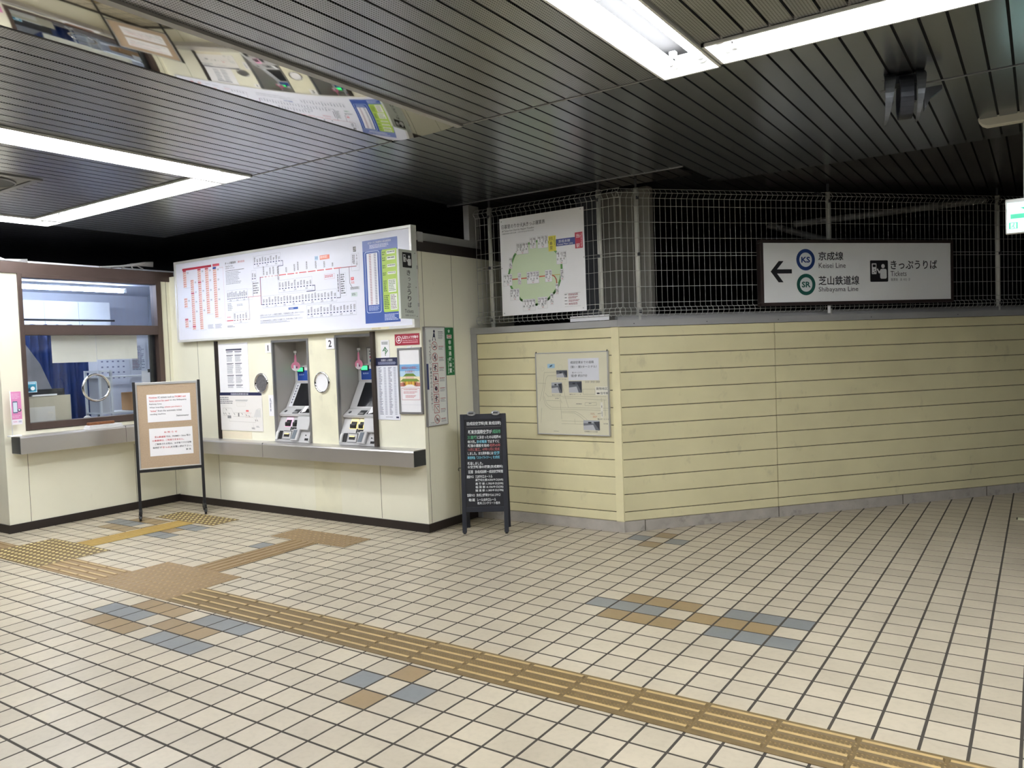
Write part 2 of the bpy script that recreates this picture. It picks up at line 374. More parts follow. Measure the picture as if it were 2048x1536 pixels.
tag(bars(G(), -.29, -.01, .575, 1.472, 'y', TACB2, TACT2).build('tactile_strip'), 'brown ridged tactile branch leading to the ticket machines', 'tactile paving', 'tactile guide paving')
tag(bars(G(), -1.91, -1.66, .578, 1.505, 'y', TACY, TACY, low=True).build('tactile_strip'), 'bright yellow low-ridged tactile branch leading towards the cork notice stand', 'tactile paving', 'tactile guide paving')
tag(pad(G(), -.6, .25, .022, .575, 15, 10, TACB2, TACT2).build('tactile_pad'), 'large brown dotted tactile pad at the foot of the ticket machine branch', 'tactile paving', 'tactile warning pads')
tag(pad(G(), -.57, .285, 1.474, 1.77, 15, 5, TACB2, TACT2).build('tactile_pad'), 'narrow brown dotted tactile pad in front of the ticket machines', 'tactile paving', 'tactile warning pads')
tag(pad(G(), -2.27, -1.375, .022, .575, 15, 10, TACB, TACDOT).build('tactile_pad'), 'large olive dotted tactile pad near the ticket window at left', 'tactile paving', 'tactile warning pads')
tag(pad(G(), -2.28, -1.395, 1.508, 1.79, 15, 5, TACB, TACDOT).build('tactile_pad'), 'narrow olive dotted tactile pad with pale domes by the cork notice stand', 'tactile paving', 'tactile warning pads')
tag(G().box(4.545, 4.66, 4.49, 4.56, 0, .004, ink('#e6e8c8')).box(4.545, 4.556, 4.49, 4.56, 0, .0045, ink('#20241c')).build('floor_plate'), 'small pale plate fixed to the floor tiles at the right frame edge', 'floor plate')

# ---- booth wall with the ticket window (faces +x) and its left return
XB = -2.86; YB0 = .49; YT = 2.145; ZT = 2.33
g = G()
g.box(XB - .1, XB, YB0, .668, 0, ZT, CREAM).box(XB - .1, XB, .668, 2.03, 0, .895, CREAM).box(XB - .1, XB, 2.03, YT + .1, 0, ZT, CREAM)
g.box(-6.0, XB - .1, YB0, YB0 + .1, 0, ZT, CREAM)
for y, z0, z1 in ((.667, .075, .7), (1.67, .075, .66)): g.box(XB - .01, XB + .0012, y, y + .004, z0, z1, SEAM)
g.box(XB - .01, XB + .0012, 2.105, 2.109, .075, ZT, SEAM)
struct(g.build('wall_left', base=False))
g = G().box(XB - .12, XB + .012, YB0 - .05, YT + .05, 2.31, 2.41, BROWN).box(-6, XB - .12, YB0 - .05, YB0 + .1, 2.31, 2.41, BROWN)
struct(g.build('trim_1', base=False))
g = G().box(XB, XB + .012, YB0 - .012, YT, 0, .075, DKBROWN).box(-6, XB, YB0 - .012, YB0, 0, .075, DKBROWN)
struct(g.build('baseboard_left', base=False))
# window
win = struct(root('window_1', None, None, T(XB, 0, 0)))
g = G(); fx0, fx1 = -.1, .014
for a in ((.668, .705, .9, 2.31), (1.99, 2.045, .9, 2.31), (.705, 1.99, 2.275, 2.31), (.705, 1.99, 1.758, 1.852), (.705, 1.99, .9, .962)): g.box(fx0, fx1, *a, BROWN)
fr = g.build('window_frame', win, bevel=.003)
GLASS = glass_mat('window_glass', (.97, .985, 1.0)); GLASS2 = glass_mat('upper_window_glass', (.88, .92, 1.0))
G().box(-.052, -.046, .705, 1.99, 1.852, 2.275, GLASS2).build('upper_pane', win)
low = G().box(-.052, -.046, .705, 1.99, .962, 1.758, GLASS).build('lower_pane', win)
G().ring((-.045, 1.347, 1.249), .128, .0125, CHROME, 'x', 40, 10).build('speaking_ring', win)
G().box(-.08, -.055, 1.93, 1.985, .962, 1.758, BLACK).build('sash_rail', win)

# ---- ticket machine wall (faces -y)
R1 = (-1.252, -.783, .685, 1.618); R2 = (-.402, .040, .685, 1.630)
g = G(); t = .1
q = .0205
g.box(-2.86, R1[0] - q, YT, YT + t, 0, 2.36, CREAM).box(R1[1] + q, R2[0] - q, YT, YT + t, 0, 2.36, CREAM2).box(R2[1] + q, .573, YT, YT + t, 0, 2.36, CREAM)
for R in (R1, R2): g.box(R[0] - q, R[1] + q, YT, YT + t, 0, R[2] - .001, CREAM).box(R[0] - q, R[1] + q, YT, YT + t, R[3] + q, 2.36, CREAM)
for x, z0, z1 in ((-2.16, .075, .56), (.055, .075, .56), (-2.42, .69, 2.36)): g.box(x, x + .004, YT - .0012, YT, z0, z1, SEAM)
struct(g.build('wall_back', base=False))
g = G()
for R in (R1, R2):   # recess lining and slim grey edging
    x0, x1, z0, z1 = R; d = .27
    g.box(x0 - .02, x0, YT, YT + d, z0, z1 + .02, GREYDK).box(x1, x1 + .02, YT, YT + d, z0, z1 + .02, GREYDK).box(x0 - .02, x1 + .02, YT, YT + d, z1, z1 + .02, GREYDK)
    g.box(x0 - .02, x1 + .02, YT + d, YT + d + .02, z0, z1 + .02, GREYDK).box(x0, x1, YT + .1, YT + d, z0 - .02, z0, GREYDK)
    e = .016; j = .0015; g.box(x0 - e, x0 + j, YT - .008, YT + .02, z0, z1 + e, FRAMEGR).box(x1 - j, x1 + e, YT - .008, YT + .02, z0, z1 + e, FRAMEGR).box(x0 + j, x1 - j, YT - .0075, YT + .02, z1 - j, z1 + e, FRAMEGR)
struct(g.build('trim_2', base=False))
struct(G().box(-2.13, -2.082, YT - .012, YT, .67, 1.66, DKBROWN).build('trim_3', base=False))
struct(G().box(.030, .064, YT - .03, YT, .67, 1.66, mk('dark_mullion', (66, 58, 52), .4, metal=.3, noise=.05)).build('trim_4', base=False))
struct(G().box(-2.86 + .012, .573, YT - .012, YT, 0, .07, DKBROWN).box(.573, .585, YT - .012, 2.81, 0, .07, DKBROWN).build('baseboard_back', base=False))
# ---- side wall (faces +x)
g = G().box(.473, .573, YT + .1, 3.5, 0, 2.36, CREAM)
for y in (2.185, 2.567): g.box(.573, .5742, y, y + .004, .07, 2.285, SEAM)
struct(g.build('wall_side', base=False))
g = G().box(-2.74, .58, YT - .006, YT + .12, 2.285, 2.372, DKBROWN).box(.46, .58, YT + .12, 3.5, 2.285, 2.372, DKBROWN)
struct(g.build('trim_5', base=False))
g = G().box(.50, .56, 2.20, 3.02, 2.372, 2.44, CAPGREY).box(.50, .585, 2.14, 2.2, 2.36, 2.44, ALU).box(.50, .56, 2.86, 2.98, 2.44, 2.75, CAPGREY).box(.47, .56, 2.98, 3.01, 2.40, 2.75, CAPGREY)
struct(g.build('trim_6', base=False))

# ---- yellow sided parapet: left length parallel to the machines, right length swinging away
gz = [1.53 - .137 * k for k in range(11)]
def siding(g, L, z0, z1, th, y=0, u0=0.):
    zs = [z1] + [z for z in gz if z0 + .03 < z < z1 - .02] + [z0]
    for a, b in zip(zs, zs[1:]):
        c = .004
        g.prism([(u0, b + .0025, y), (u0, b + .0025 + c, y + c), (u0, a - .0025 - c, y + c), (u0, a - .0025, y), (u0, a - .0025, -th), (u0, b + .0025, -th)], (L, 0, 0), YELLOW)
        g.box(u0, u0 + L, b - .004, b + .004, -th, -.001, GROOVE)
    return g
FL = frame((.573, 2.815, 0), (1, 0, 0)); FR = frame((2.0, 2.823, 0), (.656, .755, 0))
g = siding(G(), 1.36, .085, 1.612, .12, u0=.065); g.box(1.365, 1.43, .085, 1.612, -.12, .005, mk('yellow_corner_strip', (226, 218, 176), .5, noise=.05))
struct(g.build('wall_front', M=FL, base=False))
struct(siding(siding(G(), 1.37, .085, 1.612, .12), 4.2, .085, 1.612, .12, u0=1.376).build('wall_right', M=FR, base=False))
g = G().box(0, 1.43, 0, .085, -.12, .002, PLINTH); struct(g.build('baseboard_front', M=FL, base=False))
g = G().box(-.01, 5.6, 0, .085, -.12, .004, PLINTH)
for s in (.17, 1.372, 2.6, 3.5): g.box(s, s + .006, .002, .085, 0, .005, GROOVE)
struct(g.build('baseboard_right', M=FR, base=False))
g = G().box(0, 1.43, 1.612, 1.666, -.16, .014, CAPGREY).box(0, .06, 0, 1.666, -.1, .012, CAPGREY)
struct(g.build('trim_7', M=FL, base=False, bevel=.003))
g = G().box(-.012, 5.6, 1.612, 1.664, -.16, .014, CAPGREY).box(.02, 5.6, 1.664, 1.70, -.12, -.06, CAPGREY)
for s in (.12, .75, 1.4, 2.3, 3.2): g.box(s, s + .006, 1.63, 1.638, .014, .0165, BLACK)
struct(g.build('trim_8', M=FR, base=False, bevel=.003))

# ---- ceiling: slatted panels with openings for lights, mirror sheet and vent
LIGHTS = {'T1': ('x', -2.45, -.175, .645, .905), 'T2': ('y', -.17, .145, -1.46, .908), 'T3': ('y', -2.745, -2.46, -1.46, .908), 'T4': ('y', 3.205, 3.495, -1.46, .95), 'T5': ('x', 3.505, 5.79, .65, .925),
          'T6': ('x', -2.45, -.175, -1.46, -1.2), 'T7': ('x', 3.505, 5.79, -1.46, -1.185), 'T8': ('y', 5.8, 6.09, -1.46, .95), 'T9': ('x', 3.2, 5.5, -4.6, -4.32), 'T10': ('x', -.6, 1.7, -4.6, -4.32), 'T11': ('y', 5.55, 5.84, 1.15, 3.42)}
MIR = (1.45, 1.955, -2.4, .925)
def cut(rects, hole):
    out = []
    for (x0, x1, y0, y1) in rects:
        a, b, c, d = hole
        if b <= x0 or a >= x1 or d <= y0 or c >= y1: out.append((x0, x1, y0, y1)); continue
        if c > y0: out.append((x0, x1, y0, c))
        if d < y1: out.append((x0, x1, d, y1))
        if a > x0: out.append((x0, a, max(y0, c), min(y1, d)))
        if b < x1: out.append((b, x1, max(y0, c), min(y1, d)))
    return [r for r in out if r[1] - r[0] > .004 and r[3] - r[2] > .01]
ZC = 2.75; pitch = .102; g = G(); gq = G()
holes = [(l[1], l[2], l[3], l[4]) for l in LIGHTS.values()] + [(MIR[0], 2.0, MIR[2], MIR[3]), (-1.56, -.965, -.56, .035)]
k = -64
while True:
    x0 = 3.705 + k * pitch; x1 = x0 + pitch - .012; k += 1
    if x0 > 7.5: break
    x0 = max(x0, -2.75)
    if x1 < x0 + .01: continue
    yend = 2.04 if x1 < .45 else (2.785 if x1 < 2.58 else 3.49)
    rs = [(x0, x1, -6.5, .905)]
    for h in holes: rs = cut(rs, h)
    for r in rs: g.box(r[0], r[1], r[2], r[3], ZC, ZC + .014, SLATP)
    rs = [(x0, x1, .925, yend)]
    for h in holes: rs = cut(rs, h)
    for r in rs: gq.box(r[0], r[1], r[2], r[3], ZC - .001, ZC + .014, SLATQ)
rs = [(-2.75, 7.5, -6.5, 2.03)]
for h in holes: rs = cut(rs, h)
for r in rs: g.box(*r, ZC + .0145, ZC + .02, GAP)
g.box(.44, 7.5, 2.03, 2.78, ZC + .0145, ZC + .02, GAP); g.box(2.58, 7.5, 2.78, 3.48, ZC + .0145, ZC + .02, GAP)
struct(g.build('ceiling', base=False)); struct(gq.build('ceiling', base=False))
EDGE = mk('ceiling_edge_strip', (150, 150, 150), .4, metal=.5, noise=.05)
rs = [(-2.75, 7.5, .908, .922)]
for h in holes: rs = cut(rs, h)
g = G()
for r in rs: g.box(*r, ZC - .003, ZC + .012, EDGE)
g.box(.38, 2.57, 2.786, 2.80, ZC - .006, ZC + .012, EDGE); g.box(-2.75, .44, 2.042, 2.048, ZC - .001, ZC + .012, SLATQ); g.box(4.02, 7.5, 1.9, 1.908, ZC - .006, ZC, EDGE)
struct(g.build('trim_9', base=False))
# dark continuation above booth and parapet
g = G()
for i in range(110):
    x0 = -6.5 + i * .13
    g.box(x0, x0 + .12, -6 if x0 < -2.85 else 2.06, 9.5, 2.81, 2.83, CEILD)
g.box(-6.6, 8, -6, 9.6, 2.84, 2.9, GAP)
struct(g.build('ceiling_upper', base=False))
g = G(); DKP = mk('dark_gloss_panel', (86, 84, 83), .24, metal=.5, noise=.12, scale=5, stretch=(9, .6, 1))
for i in range(60):
    x0 = .46 + i * .102
    g.box(x0, x0 + .09, 2.81 if x0 < 2.5 else 3.5, 3.2 if x0 < 2.5 else 7.0, 2.768, 2.78, DKP)
struct(g.build('ceiling_beyond', base=False))
VOID = mk('void_black', (5, 5, 6), .9, noise=.1)
g = G().box(-6.6, 9, 9.4, 9.6, 0, 2.9, VOID).box(7.9, 8.1, 3, 9.5, 0, 2.9, VOID)  # near-black sheets stand in for the unlit depth behind the fence
struct(g.build('void_backdrop', base=False))
g = G().box(1.62, 2.07, 3.3, 3.40, 0, 2.767, COLM); g.box(1.36, 1.60, 3.34, 3.45, 0, 2.767, mk('grey_column_shaded', (96, 100, 106), .6, noise=.05))  # darker bluish box paints the shaded left side of the column
struct(g.build('trim_10', base=False, bevel=.02))
g = G().tube([(2.85, 4.75, 2.52), (4.3, 5.75, 2.68)], .03, CAPGREY, 8).tube([(2.6, 4.8, 2.55), (3.3, 5.2, 2.3)], .03, CAPGREY, 8)
struct(g.build('trim_11', base=False))

# ================================================================== CEILING LIGHTS
def light(kx, label):
    ax, x0, x1, y0, y1 = LIGHTS[kx]
    r = root('ceiling_light', label, 'ceiling light', T((x0 + x1) / 2, (y0 + y1) / 2, ZC - .014), 'recessed fluorescent ceiling lights')
    L, W = ((x1 - x0), (y1 - y0)) if ax == 'x' else ((y1 - y0), (x1 - x0))
    def B(g, a0, a1, b0, b1, z0, z1, m):
        return g.box(a0, a1, b0, b1, z0, z1, m) if ax == 'x' else g.box(b0, b1, a0, a1, z0, z1, m)
    g = G(); h, v, e = L / 2, W / 2, .012
    B(g, -h, h, -v, v, .115, .12, WHITE)
    for s in (-1, 1):
        B(g, -h, h, s * v, s * (v - .004), .012, .12, WHITE); B(g, s * h, s * (h - .004), -v, v, .012, .12, WHITE)
        B(g, -h, h, s * v, s * (v - e), 0, .014, WHITE); B(g, s * h, s * (h - e), -v, v, 0, .014, WHITE)
    g.build('housing', r)
    for s in (-1, 1):
        c = s * W * .24
        P = [(-h + .085, c, .045), (h - .085, c, .045)] if ax == 'x' else [(c, -h + .085, .045), (c, h - .085, .045)]
        G().tube(P, .0165, TUBEM, 14).build('tube', r)
        for q in (-1, 1):
            g = G(); A = q * (h - .085)
            pa = [(A - q * .014, c, .045), (A + q * .012, c, .045)] if ax == 'x' else [(c, A - q * .014, .045), (c, A + q * .012, .045)]
            g.tube(pa, .0175, ALU, 12); pa = [(A + q * .012, c, .045), (A + q * .04, c, .045)] if ax == 'x' else [(c, A + q * .012, .045), (c, A + q * .04, .045)]
            g.tube(pa, .024, WHITE, 14)
            (g.box(A + q * .012, A + q * .04, c - .015, c + .015, .045, .115, WHITE) if ax == 'x' else g.box(c - .015, c + .015, A + q * .012, A + q * .04, .045, .115, WHITE))
            g.build('lamp_holder', r)
    return r
light('T1', 'twin-tube ceiling light at far left, parallel to the ticket machine wall')
light('T2', 'long twin-tube ceiling light crossing the left half towards the far corner')
light('T3', 'twin-tube ceiling light at the left frame edge above the ticket booth')
light('T4', 'twin-tube ceiling light entering from the top centre, both lamp holders in view')
light('T5', 'twin-tube ceiling light running off the top right corner')
light('T6', 'unseen twin-tube ceiling light added nearer the camera on the left side')  # out of view, added for more light on the foreground
light('T7', 'unseen twin-tube ceiling light added nearer the camera on the right side')  # likewise added out of view to lift the foreground
light('T11', 'unseen twin-tube ceiling light added off to the right, washing the sided wall')  # unseen light added to brighten the right wall
light('T9', 'unseen twin-tube ceiling light added overhead behind the camera on the right')  # added behind the view as frontal fill on the walls
light('T10', 'unseen twin-tube ceiling light added behind the camera on the left')  # second added fill for the walls facing the camera
light('T8', 'unseen twin-tube ceiling light added beyond the right frame edge')  # added out of view so the walls get more light

# ================================================================== FENCES ON THE PARAPET
def fence(M, x0, x1, posts, label, ztop=2.69, clips=()):
    r = root('wire_fence', label, 'fence', M)
    g = G(); n = int((x1 - x0) / .0475)
    for i in range(n + 1):
        x = x0 + (x1 - x0) * i / n
        g.tube([(x, 1.694, -.005), (x, 1.703, .022), (x, 1.730, .034), (x, 1.758, .022), (x, 1.768, -.005), (x, 2.618, -.005), (x, 2.652, .03), (x, 2.688, -.005)], .0019, GALV, 5, cap=False)
    for z, o in ((1.703, .022), (1.73, .036), (1.758, .022), (1.80, -.005), (1.925, -.005), (2.05, -.005), (2.165, -.005), (2.19, -.005), (2.305, -.005), (2.43, -.005), (2.555, -.005), (2.618, -.005), (2.652, .03), (2.688, -.005)):
        g.tube([(x0, z, o), (x1, z, o)], .0021, GALV, 5)
    g.build('mesh_panel', r)
    for p in posts:
        po = G().tube([(p, 1.664, -.03), (p, 2.70, -.03)], .019, POSTM, 12).build('post', r)
        G().tube([(p, 2.70, -.03), (p, 2.79, -.03)], .011, STEELD, 8).build('post_top_rod', po)
        for z in (1.73, 2.18, 2.62): G().box(p - .009, p + .009, z - .012, z + .012, -.012, .004, STEELD).build('clamp', po)
    for (x, z) in clips:
        for q in (-.03, .006): G().box(x + q, x + q + .024, z - .012, z + .012, -.01, .012, STEELD).build('joint_clip', r)
    return r
fence(frame((.573, 2.86, 0), (1, 0, 0)), .055, 1.445, (.19, 1.25), 'galvanised wire mesh fence on the parapet holding the round line fare chart')
fence(frame((2.0, 2.823, 0), (.656, .755, 0)) @ T(.0, 0, -.045), .02, 5.4, (.21, 1.965, 3.74), 'long galvanised wire mesh fence behind the hanging direction sign at right', clips=((1.84, 2.675), (1.84, 1.715), (3.5, 1.715)))
tag(G().box(.985, 1.335, 1.672, 1.715, -.035, -.03, WHITEP).build('plate', M=FL), 'blank white plate under the mesh fence at the parapet corner', 'plate')

# ================================================================== SIGNS
def sign(name, label, cat, O, R, W, H, th, panel, fr=None, fw=.0, fd=.004, group=None, back=0.):
    """O is the top left corner of the front; returns root and printing helper"""
    r = root(name, label, cat, frame((O[0], O[1], O[2] - H), R), group)
    g = G().box(0, W, 0, H, -th, 0, panel); g.build('panel', r)
    if fr:
        g = G(); d = fd
        g.box(-.001, W + .001, H - fw, H + .001, -th - .001, d, fr).box(-.001, W + .001, -.001, fw, -th - .001, d, fr).box(-.001, fw, fw, H - fw, -th - .001, d, fr).box(W - fw, W + .001, fw, H - fw, -th - .001, d, fr)
        g.build('frame', r, bevel=.0015)
    return r
def ticket_picto(p, x0, v0, x1, v1):
    w_, h = x1 - x0, v1 - v0; X = lambda a: x0 + a * w_; V = lambda a: v0 + a * h
    p.rrect(x0, v0, x1, v1, w_ * .05, '#17171b', 1)
    p.rrect(X(.09), V(.14), X(.35), V(.64), w_ * .02, '#e8eaea', 2); p.rect(X(.14), V(.19), X(.31), V(.31), '#17171b', 3); p.rect(X(.2), V(.42), X(.27), V(.45), '#17171b', 3); p.rect(X(.13), V(.56), X(.2), V(.59), '#17171b', 3); p.rect(X(.25), V(.5), X(.3), V(.56), '#17171b', 3)
    p.disc(X(.72), V(.27), w_ * .1, '#e8eaea', 2)
    p.rrect(X(.55), V(.40), X(.92), V(.86), w_ * .08, '#e8eaea', 2); p.line([(X(.59), V(.46)), (X(.5), V(.57)), (X(.41), V(.42))], w_ * .07, '#e8eaea', 2)

# ---- big fare board above the machines
r = sign('fare_board', 'wide white route map and fare board above the two ticket machines', 'fare board', (-2.515, 2.0, 2.470), (1, 0, 0), 3.158, .803, .052, mk('fare_board_face', (236, 238, 250), .4, noise=.008), mk('white_board_frame', (222, 222, 218), .35, metal=.2, noise=.03), .022, .012)
r.matrix_world = frame((-2.654, 2.09, 2.4897 - .803 * 1.0192), (1, 0, 0)) @ Matrix.Scale(1.0192, 4)
p = Pr(.803)
NAVY = '#2a3a6e'; DK = '#3a3c48'; LG = '#a8acb8'
p.rect(.127, .075, .598, .096, '#b02c42'); p.rect(.618, .073, .722, .096, '#d85a6e')
for (x, v0, v1, hot) in ((.135, .094, .266, (0,)), (.253, .197, .69, (6, 22)), (.375, .098, .693, (0, 6)), (.495, .099, .545, (0, 22)), (.62, .102, .591, (24,)), (.133, .37, .465, ()), (.132, .572, .664, (0,))):
    n = int((v1 - v0) / .0205)
    for i in range(n):
        a = v0 + (v1 - v0) * i / n; b = v0 + (v1 - v0) * (i + .82) / n; c = '#cf5468' if i in hot else ('#efc4b8' if i % 3 else '#ecb6ae')
        p.rect(x, a, x + .051, b, c); p.line([(x + .008, b - .003), (x + .024, a + .004)], .004, '#8a6a66', 2); p.rect(x + .03, a + .006, x + .046, a + .010, '#b89088', 2)
    p.line([(x, v1 + .004), (x + .1, v1 + .004)], .0015, LG)
    for i in range(max(1, n // 5)): p.text(str(150 + 70 * i), x + .066, v0 + .02 + i * .095, x + .092, v0 + .036 + i * .095, DK)
p.rect(.62, .102, .671, .122, '#2c4a9a', 3)
p.line([(.722, .115), (.778, .115), (.776, .628), (.80, .628)], .002, '#d8a0a8')
p.text('きっぷ運賃表', .812, .075, .975, .096, '#26262c', bold=.01); p.text('東成田', 1.002, .077, 1.10, .096, '#cc6878')
p.text('Ticket Fare Chart', .813, .106, .93, .122, '#55565e', keep=False); p.text('车票运费表  승차권 운임표', .813, .128, .951, .142, '#6a6a72')
p.greek(.814, .155, 1.09, .165, 1, '#5a5c64', ragged=0); p.greek(.814, .17, 1.05, .292, 9, LG)
p.greek(.5, .65, .60, .692, 5, LG); p.greek(.615, .65, .725, .695, 5, LG); p.greek(.803, .676, .915, .695, 2, '#7a7c86')
def stations(x0, v0, x1, v1, n, lv, c, fares=True, seg=True):
    p.outline(x0, v0, x1, v1, .0015, LG); st = (x1 - x0) / n
    for i in range(n):
        x = x0 + (i + .5) * st; top = lv - .018 - (lv - v0 - .028) * random.uniform(.45, 1)
        p.rect(x - .009, top, x - .004, lv - .014, '#565a66', 1)
        q = top
        while q < lv - .016: p.rect(x + .001, q, x + .008, min(q + random.choice((.006, .009)), lv - .014), '#4a4c58', 1); q += .0115
        if seg: p.rect(x - .012, lv - .004, x + .007, lv + .004, c, 2)
    p.line([(x0, v1 - .004), (x1, v1 - .004)], .0008, LG)
    if fares:
        k = max(1, n // 3)
        for i in range(k):
            a = x0 + (x1 - x0) * (i + .5) / k; p.text(str(190 + 80 * i), a - .014, lv + .012, a + .014, lv + .026, '#50525c'); p.line([(x0 + (x1 - x0) * i / k, lv + .008), (x0 + (x1 - x0) * i / k, v1)], .001, LG)
stations(1.23, .06, 1.607, .169, 10, .132, NAVY); p.line([(1.607, .133), (1.632, .133), (1.634, .177), (1.566, .178)], .005, NAVY)
stations(1.194, .186, 1.26, .289, 2, .262, NAVY, False); p.line([(1.206, .291), (1.206, .42)], .004, '#5a5c66')
stations(.82, .344, 1.12, .448, 10, .423, '#5a5c80'); p.line([(1.12, .424), (1.31, .425)], .0035, '#d07078'); p.outline(1.125, .35, 1.19, .45, .0012, LG)
p.greek(1.21, .30, 1.29, .41, 5, '#8a8c96')
stations(.898, .554, 1.11, .659, 5, .629, '#8a6a70'); p.rect(.80, .624, .895, .632, '#d0404e'); p.text('東成田', .805, .588, .86, .603, '#d0606c')
p.line([(1.11, .63), (1.14, .63), (1.137, .425)], .0035, '#7a5a60'); p.greek(.822, .465, .90, .54, 5, LG); p.greek(.96, .48, 1.06, .5, 2, LG)
p.line([(1.312, .505), (1.312, .258), (1.40, .258)], .005, '#c8606c'); p.line([(1.40, .258), (1.56, .259)], .004, '#d89098'); p.line([(1.56, .259), (2.36, .263)], .0075, '#e05a58'); p.line([(2.36, .263), (2.54, .266)], .006, '#a05a68')
for i, x in enumerate((1.37, 1.415, 1.46, 1.505, 1.567, 1.679, 1.787, 1.833, 1.946, 2.061, 2.166, 2.266)):
    p.rrect(x - .009, .25, x + .009, .275, .004, '#f4f4fa', 2); h = random.uniform(.03, .085); p.greek(x - .01, .246 - h, x + .008, .244, 2, DK, vert=True, ragged=.1)
p.greek(1.555, .18, 1.58, .30, 2, DK, vert=True, ragged=0)
stations(1.56, .306, 2.002, .418, 11, .382, NAVY); p.line([(2.002, .384), (2.034, .384), (2.035, .428), (1.928, .43)], .006, NAVY)
stations(1.33, .433, 2.297, .54, 24, .508, NAVY); p.line([(1.315, .256), (1.315, .507), (1.335, .507)], .0055, NAVY); p.line([(2.297, .511), (2.341, .512), (2.339, .266)], .0055, '#4a4c68')
stations(1.92, .552, 2.52, .665, 15, .632, NAVY)
p.rect(1.681, .556, 1.806, .575, '#3a5fae'); p.text('京成本線', 1.69, .559, 1.745, .572, '#ffffff')
p.rect(2.11, .138, 2.23, .174, '#e88a78'); p.rect(2.047, .137, 2.09, .173, '#bcd4ea'); p.text('成田', 2.052, .145, 2.085, .162, '#4a78a8'); p.greek(2.116, .145, 2.224, .168, 2, '#ffe6de', 2)
p.text('当駅からおとなきっぷ運賃を確認して乗車券をお買い求めください', 1.288, .598, 1.88, .612, '#4a4c58'); p.greek(1.288, .618, 1.86, .634, 2, LG)
p.text('芝山鉄道線東成田から各駅までの運賃です ご利用の際はご注意ください', 1.288, .648, 1.86, .662, '#4a4c58'); p.greek(1.288, .667, 1.76, .685, 2, LG)
p.rect(2.512, .105, 2.545, .147, '#4a4a52'); p.text('上野', 2.516, .11, 2.541, .142, '#ffffff')
p.outline(2.488, .162, 2.576, .303, .0015, LG); p.vtext('京成上野', 2.55, .17, .018, .024, '#4a4c58'); p.greek(2.5, .17, 2.53, .25, 3, DK, vert=True)
p.line([(2.457, .264), (2.457, .4), (2.487, .442)], .0045, '#5a5060'); p.rect(2.472, .353, 2.506, .378, '#d84a5a'); p.text('JR', 2.479, .358, 2.499, .372, '#ffffff'); p.greek(2.474, .39, 2.515, .41, 2, '#d87882'); p.rect(2.46, .432, 2.57, .46, '#d6dae4'); p.greek(2.465, .437, 2.56, .455, 2, '#5a5c66', 2); p.rect(2.47, .48, 2.54, .515, '#d2e0e0'); p.greek(2.475, .487, 2.535, .508, 2, '#5a6c6c', 2)
p.greek(2.315, .315, 2.332, .495, 1, DK, vert=True); p.outline(2.345, .31, 2.412, .5, .0012, LG); p.greek(2.352, .318, 2.405, .49, 9, '#6a6c76')
p.outline(2.156, .303, 2.283, .344, .0015, '#d898a4'); p.greek(2.163, .312, 2.275, .336, 2, '#cc6878')
p.build('route_diagram', r)
p = Pr(.803)
p.rect(2.62, .072, 3.005, .747, '#3557a8'); p.rect(2.62, .072, 3.005, .16, '#7888c4', 2)
p.text('ICカードご利用時の普通運賃表', 2.685, .086, 2.937, .104, '#ffffff', 3); p.greek(2.7, .112, 2.93, .145, 3, '#e4e8f8', 3)
p.rrect(2.640, .162, 2.806, .663, .02, '#c4d2ee', 2); p.rrect(2.645, .167, 2.801, .658, .018, '#3557a8', 3); p.rect(2.664, .179, 2.783, .598, '#f2f3fa', 4)
for i in range(31):
    v = .186 + i * .0133; p.rect(2.69, v, 2.713, v + .007, '#b08a94', 5); p.rect(2.745, v, 2.769, v + .007, '#8a8ca0', 5)
p.greek(2.667, .608, 2.79, .648, 4, '#b8c8ee', 4)
p.rrect(2.829, .162, 3.0, .665, .015, '#b4d45a', 2)
for (a, b, c) in ((2.885, .176, .202), (2.885, .222, .25), (2.886, .284, .308), (2.888, .343, .365)): p.rect(a, b, 2.975, c, '#f4f8ec', 3); p.greek(a + .008, b + .006, 2.97, c - .006, 1, '#5a6a50', 4, ragged=0); p.greek(2.835, b + .004, 2.875, c + .012, 2, '#5a7a28', 3)
p.rect(2.89, .404, 2.975, .508, '#f4f8ec', 3); p.rect(2.905, .522, 2.98, .65, '#f4f8ec', 3)
p.greek(2.897, .412, 2.97, .502, 7, '#8a9a80', 4); p.greek(2.912, .53, 2.974, .645, 9, '#9a8a90', 4); p.greek(2.84, .412, 2.88, .505, 6, '#4e6a28', 3); p.greek(2.84, .53, 2.895, .645, 8, '#4e6a28', 3); p.greek(2.835, .68, 2.99, .735, 5, '#c8d4f0', 2)
p.build('fare_table', r)
p = Pr(.803, .0125); p.rect(2.69, .783, 2.89, .8, '#e6dfc0'); p.text('成田空港駅', 2.70, .786, 2.80, .797, '#9a8a60'); p.build('tape_label', r)

# ---- projecting ticket sign
r = root('projecting_sign', 'grey vertical tickets sign with pictogram projecting past the fare board', 'sign', frame((.600, 1.886, 1.738), (0, 1, 0)))
G().box(0, .203, 0, .540, -.024, 0, mk('grey_green_sign', (214, 221, 212), .45, noise=.02)).build('panel', r, bevel=.002)
for z in (.10, .40): G().box(.17, .25, z, z + .03, -.026, -.024, ALU).build('bracket', r)
p = Pr(.540); ticket_picto(p, .040, .022, .148, .140); p.build('pictogram', r)
p = Pr(.540); p.vtext('きっぷうりば', .105, .158, .042, .0505, '#24262a', bold=.012); p.text('Tickets', .044, .466, .145, .495, '#3c4044'); p.text('售票处  표 사는 곳', .05, .507, .165, .521, '#5a5e60')
for v in (.02, .29, .52): p.disc(.188, v, .004, '#3a3c3c')
p.build('lettering', r)

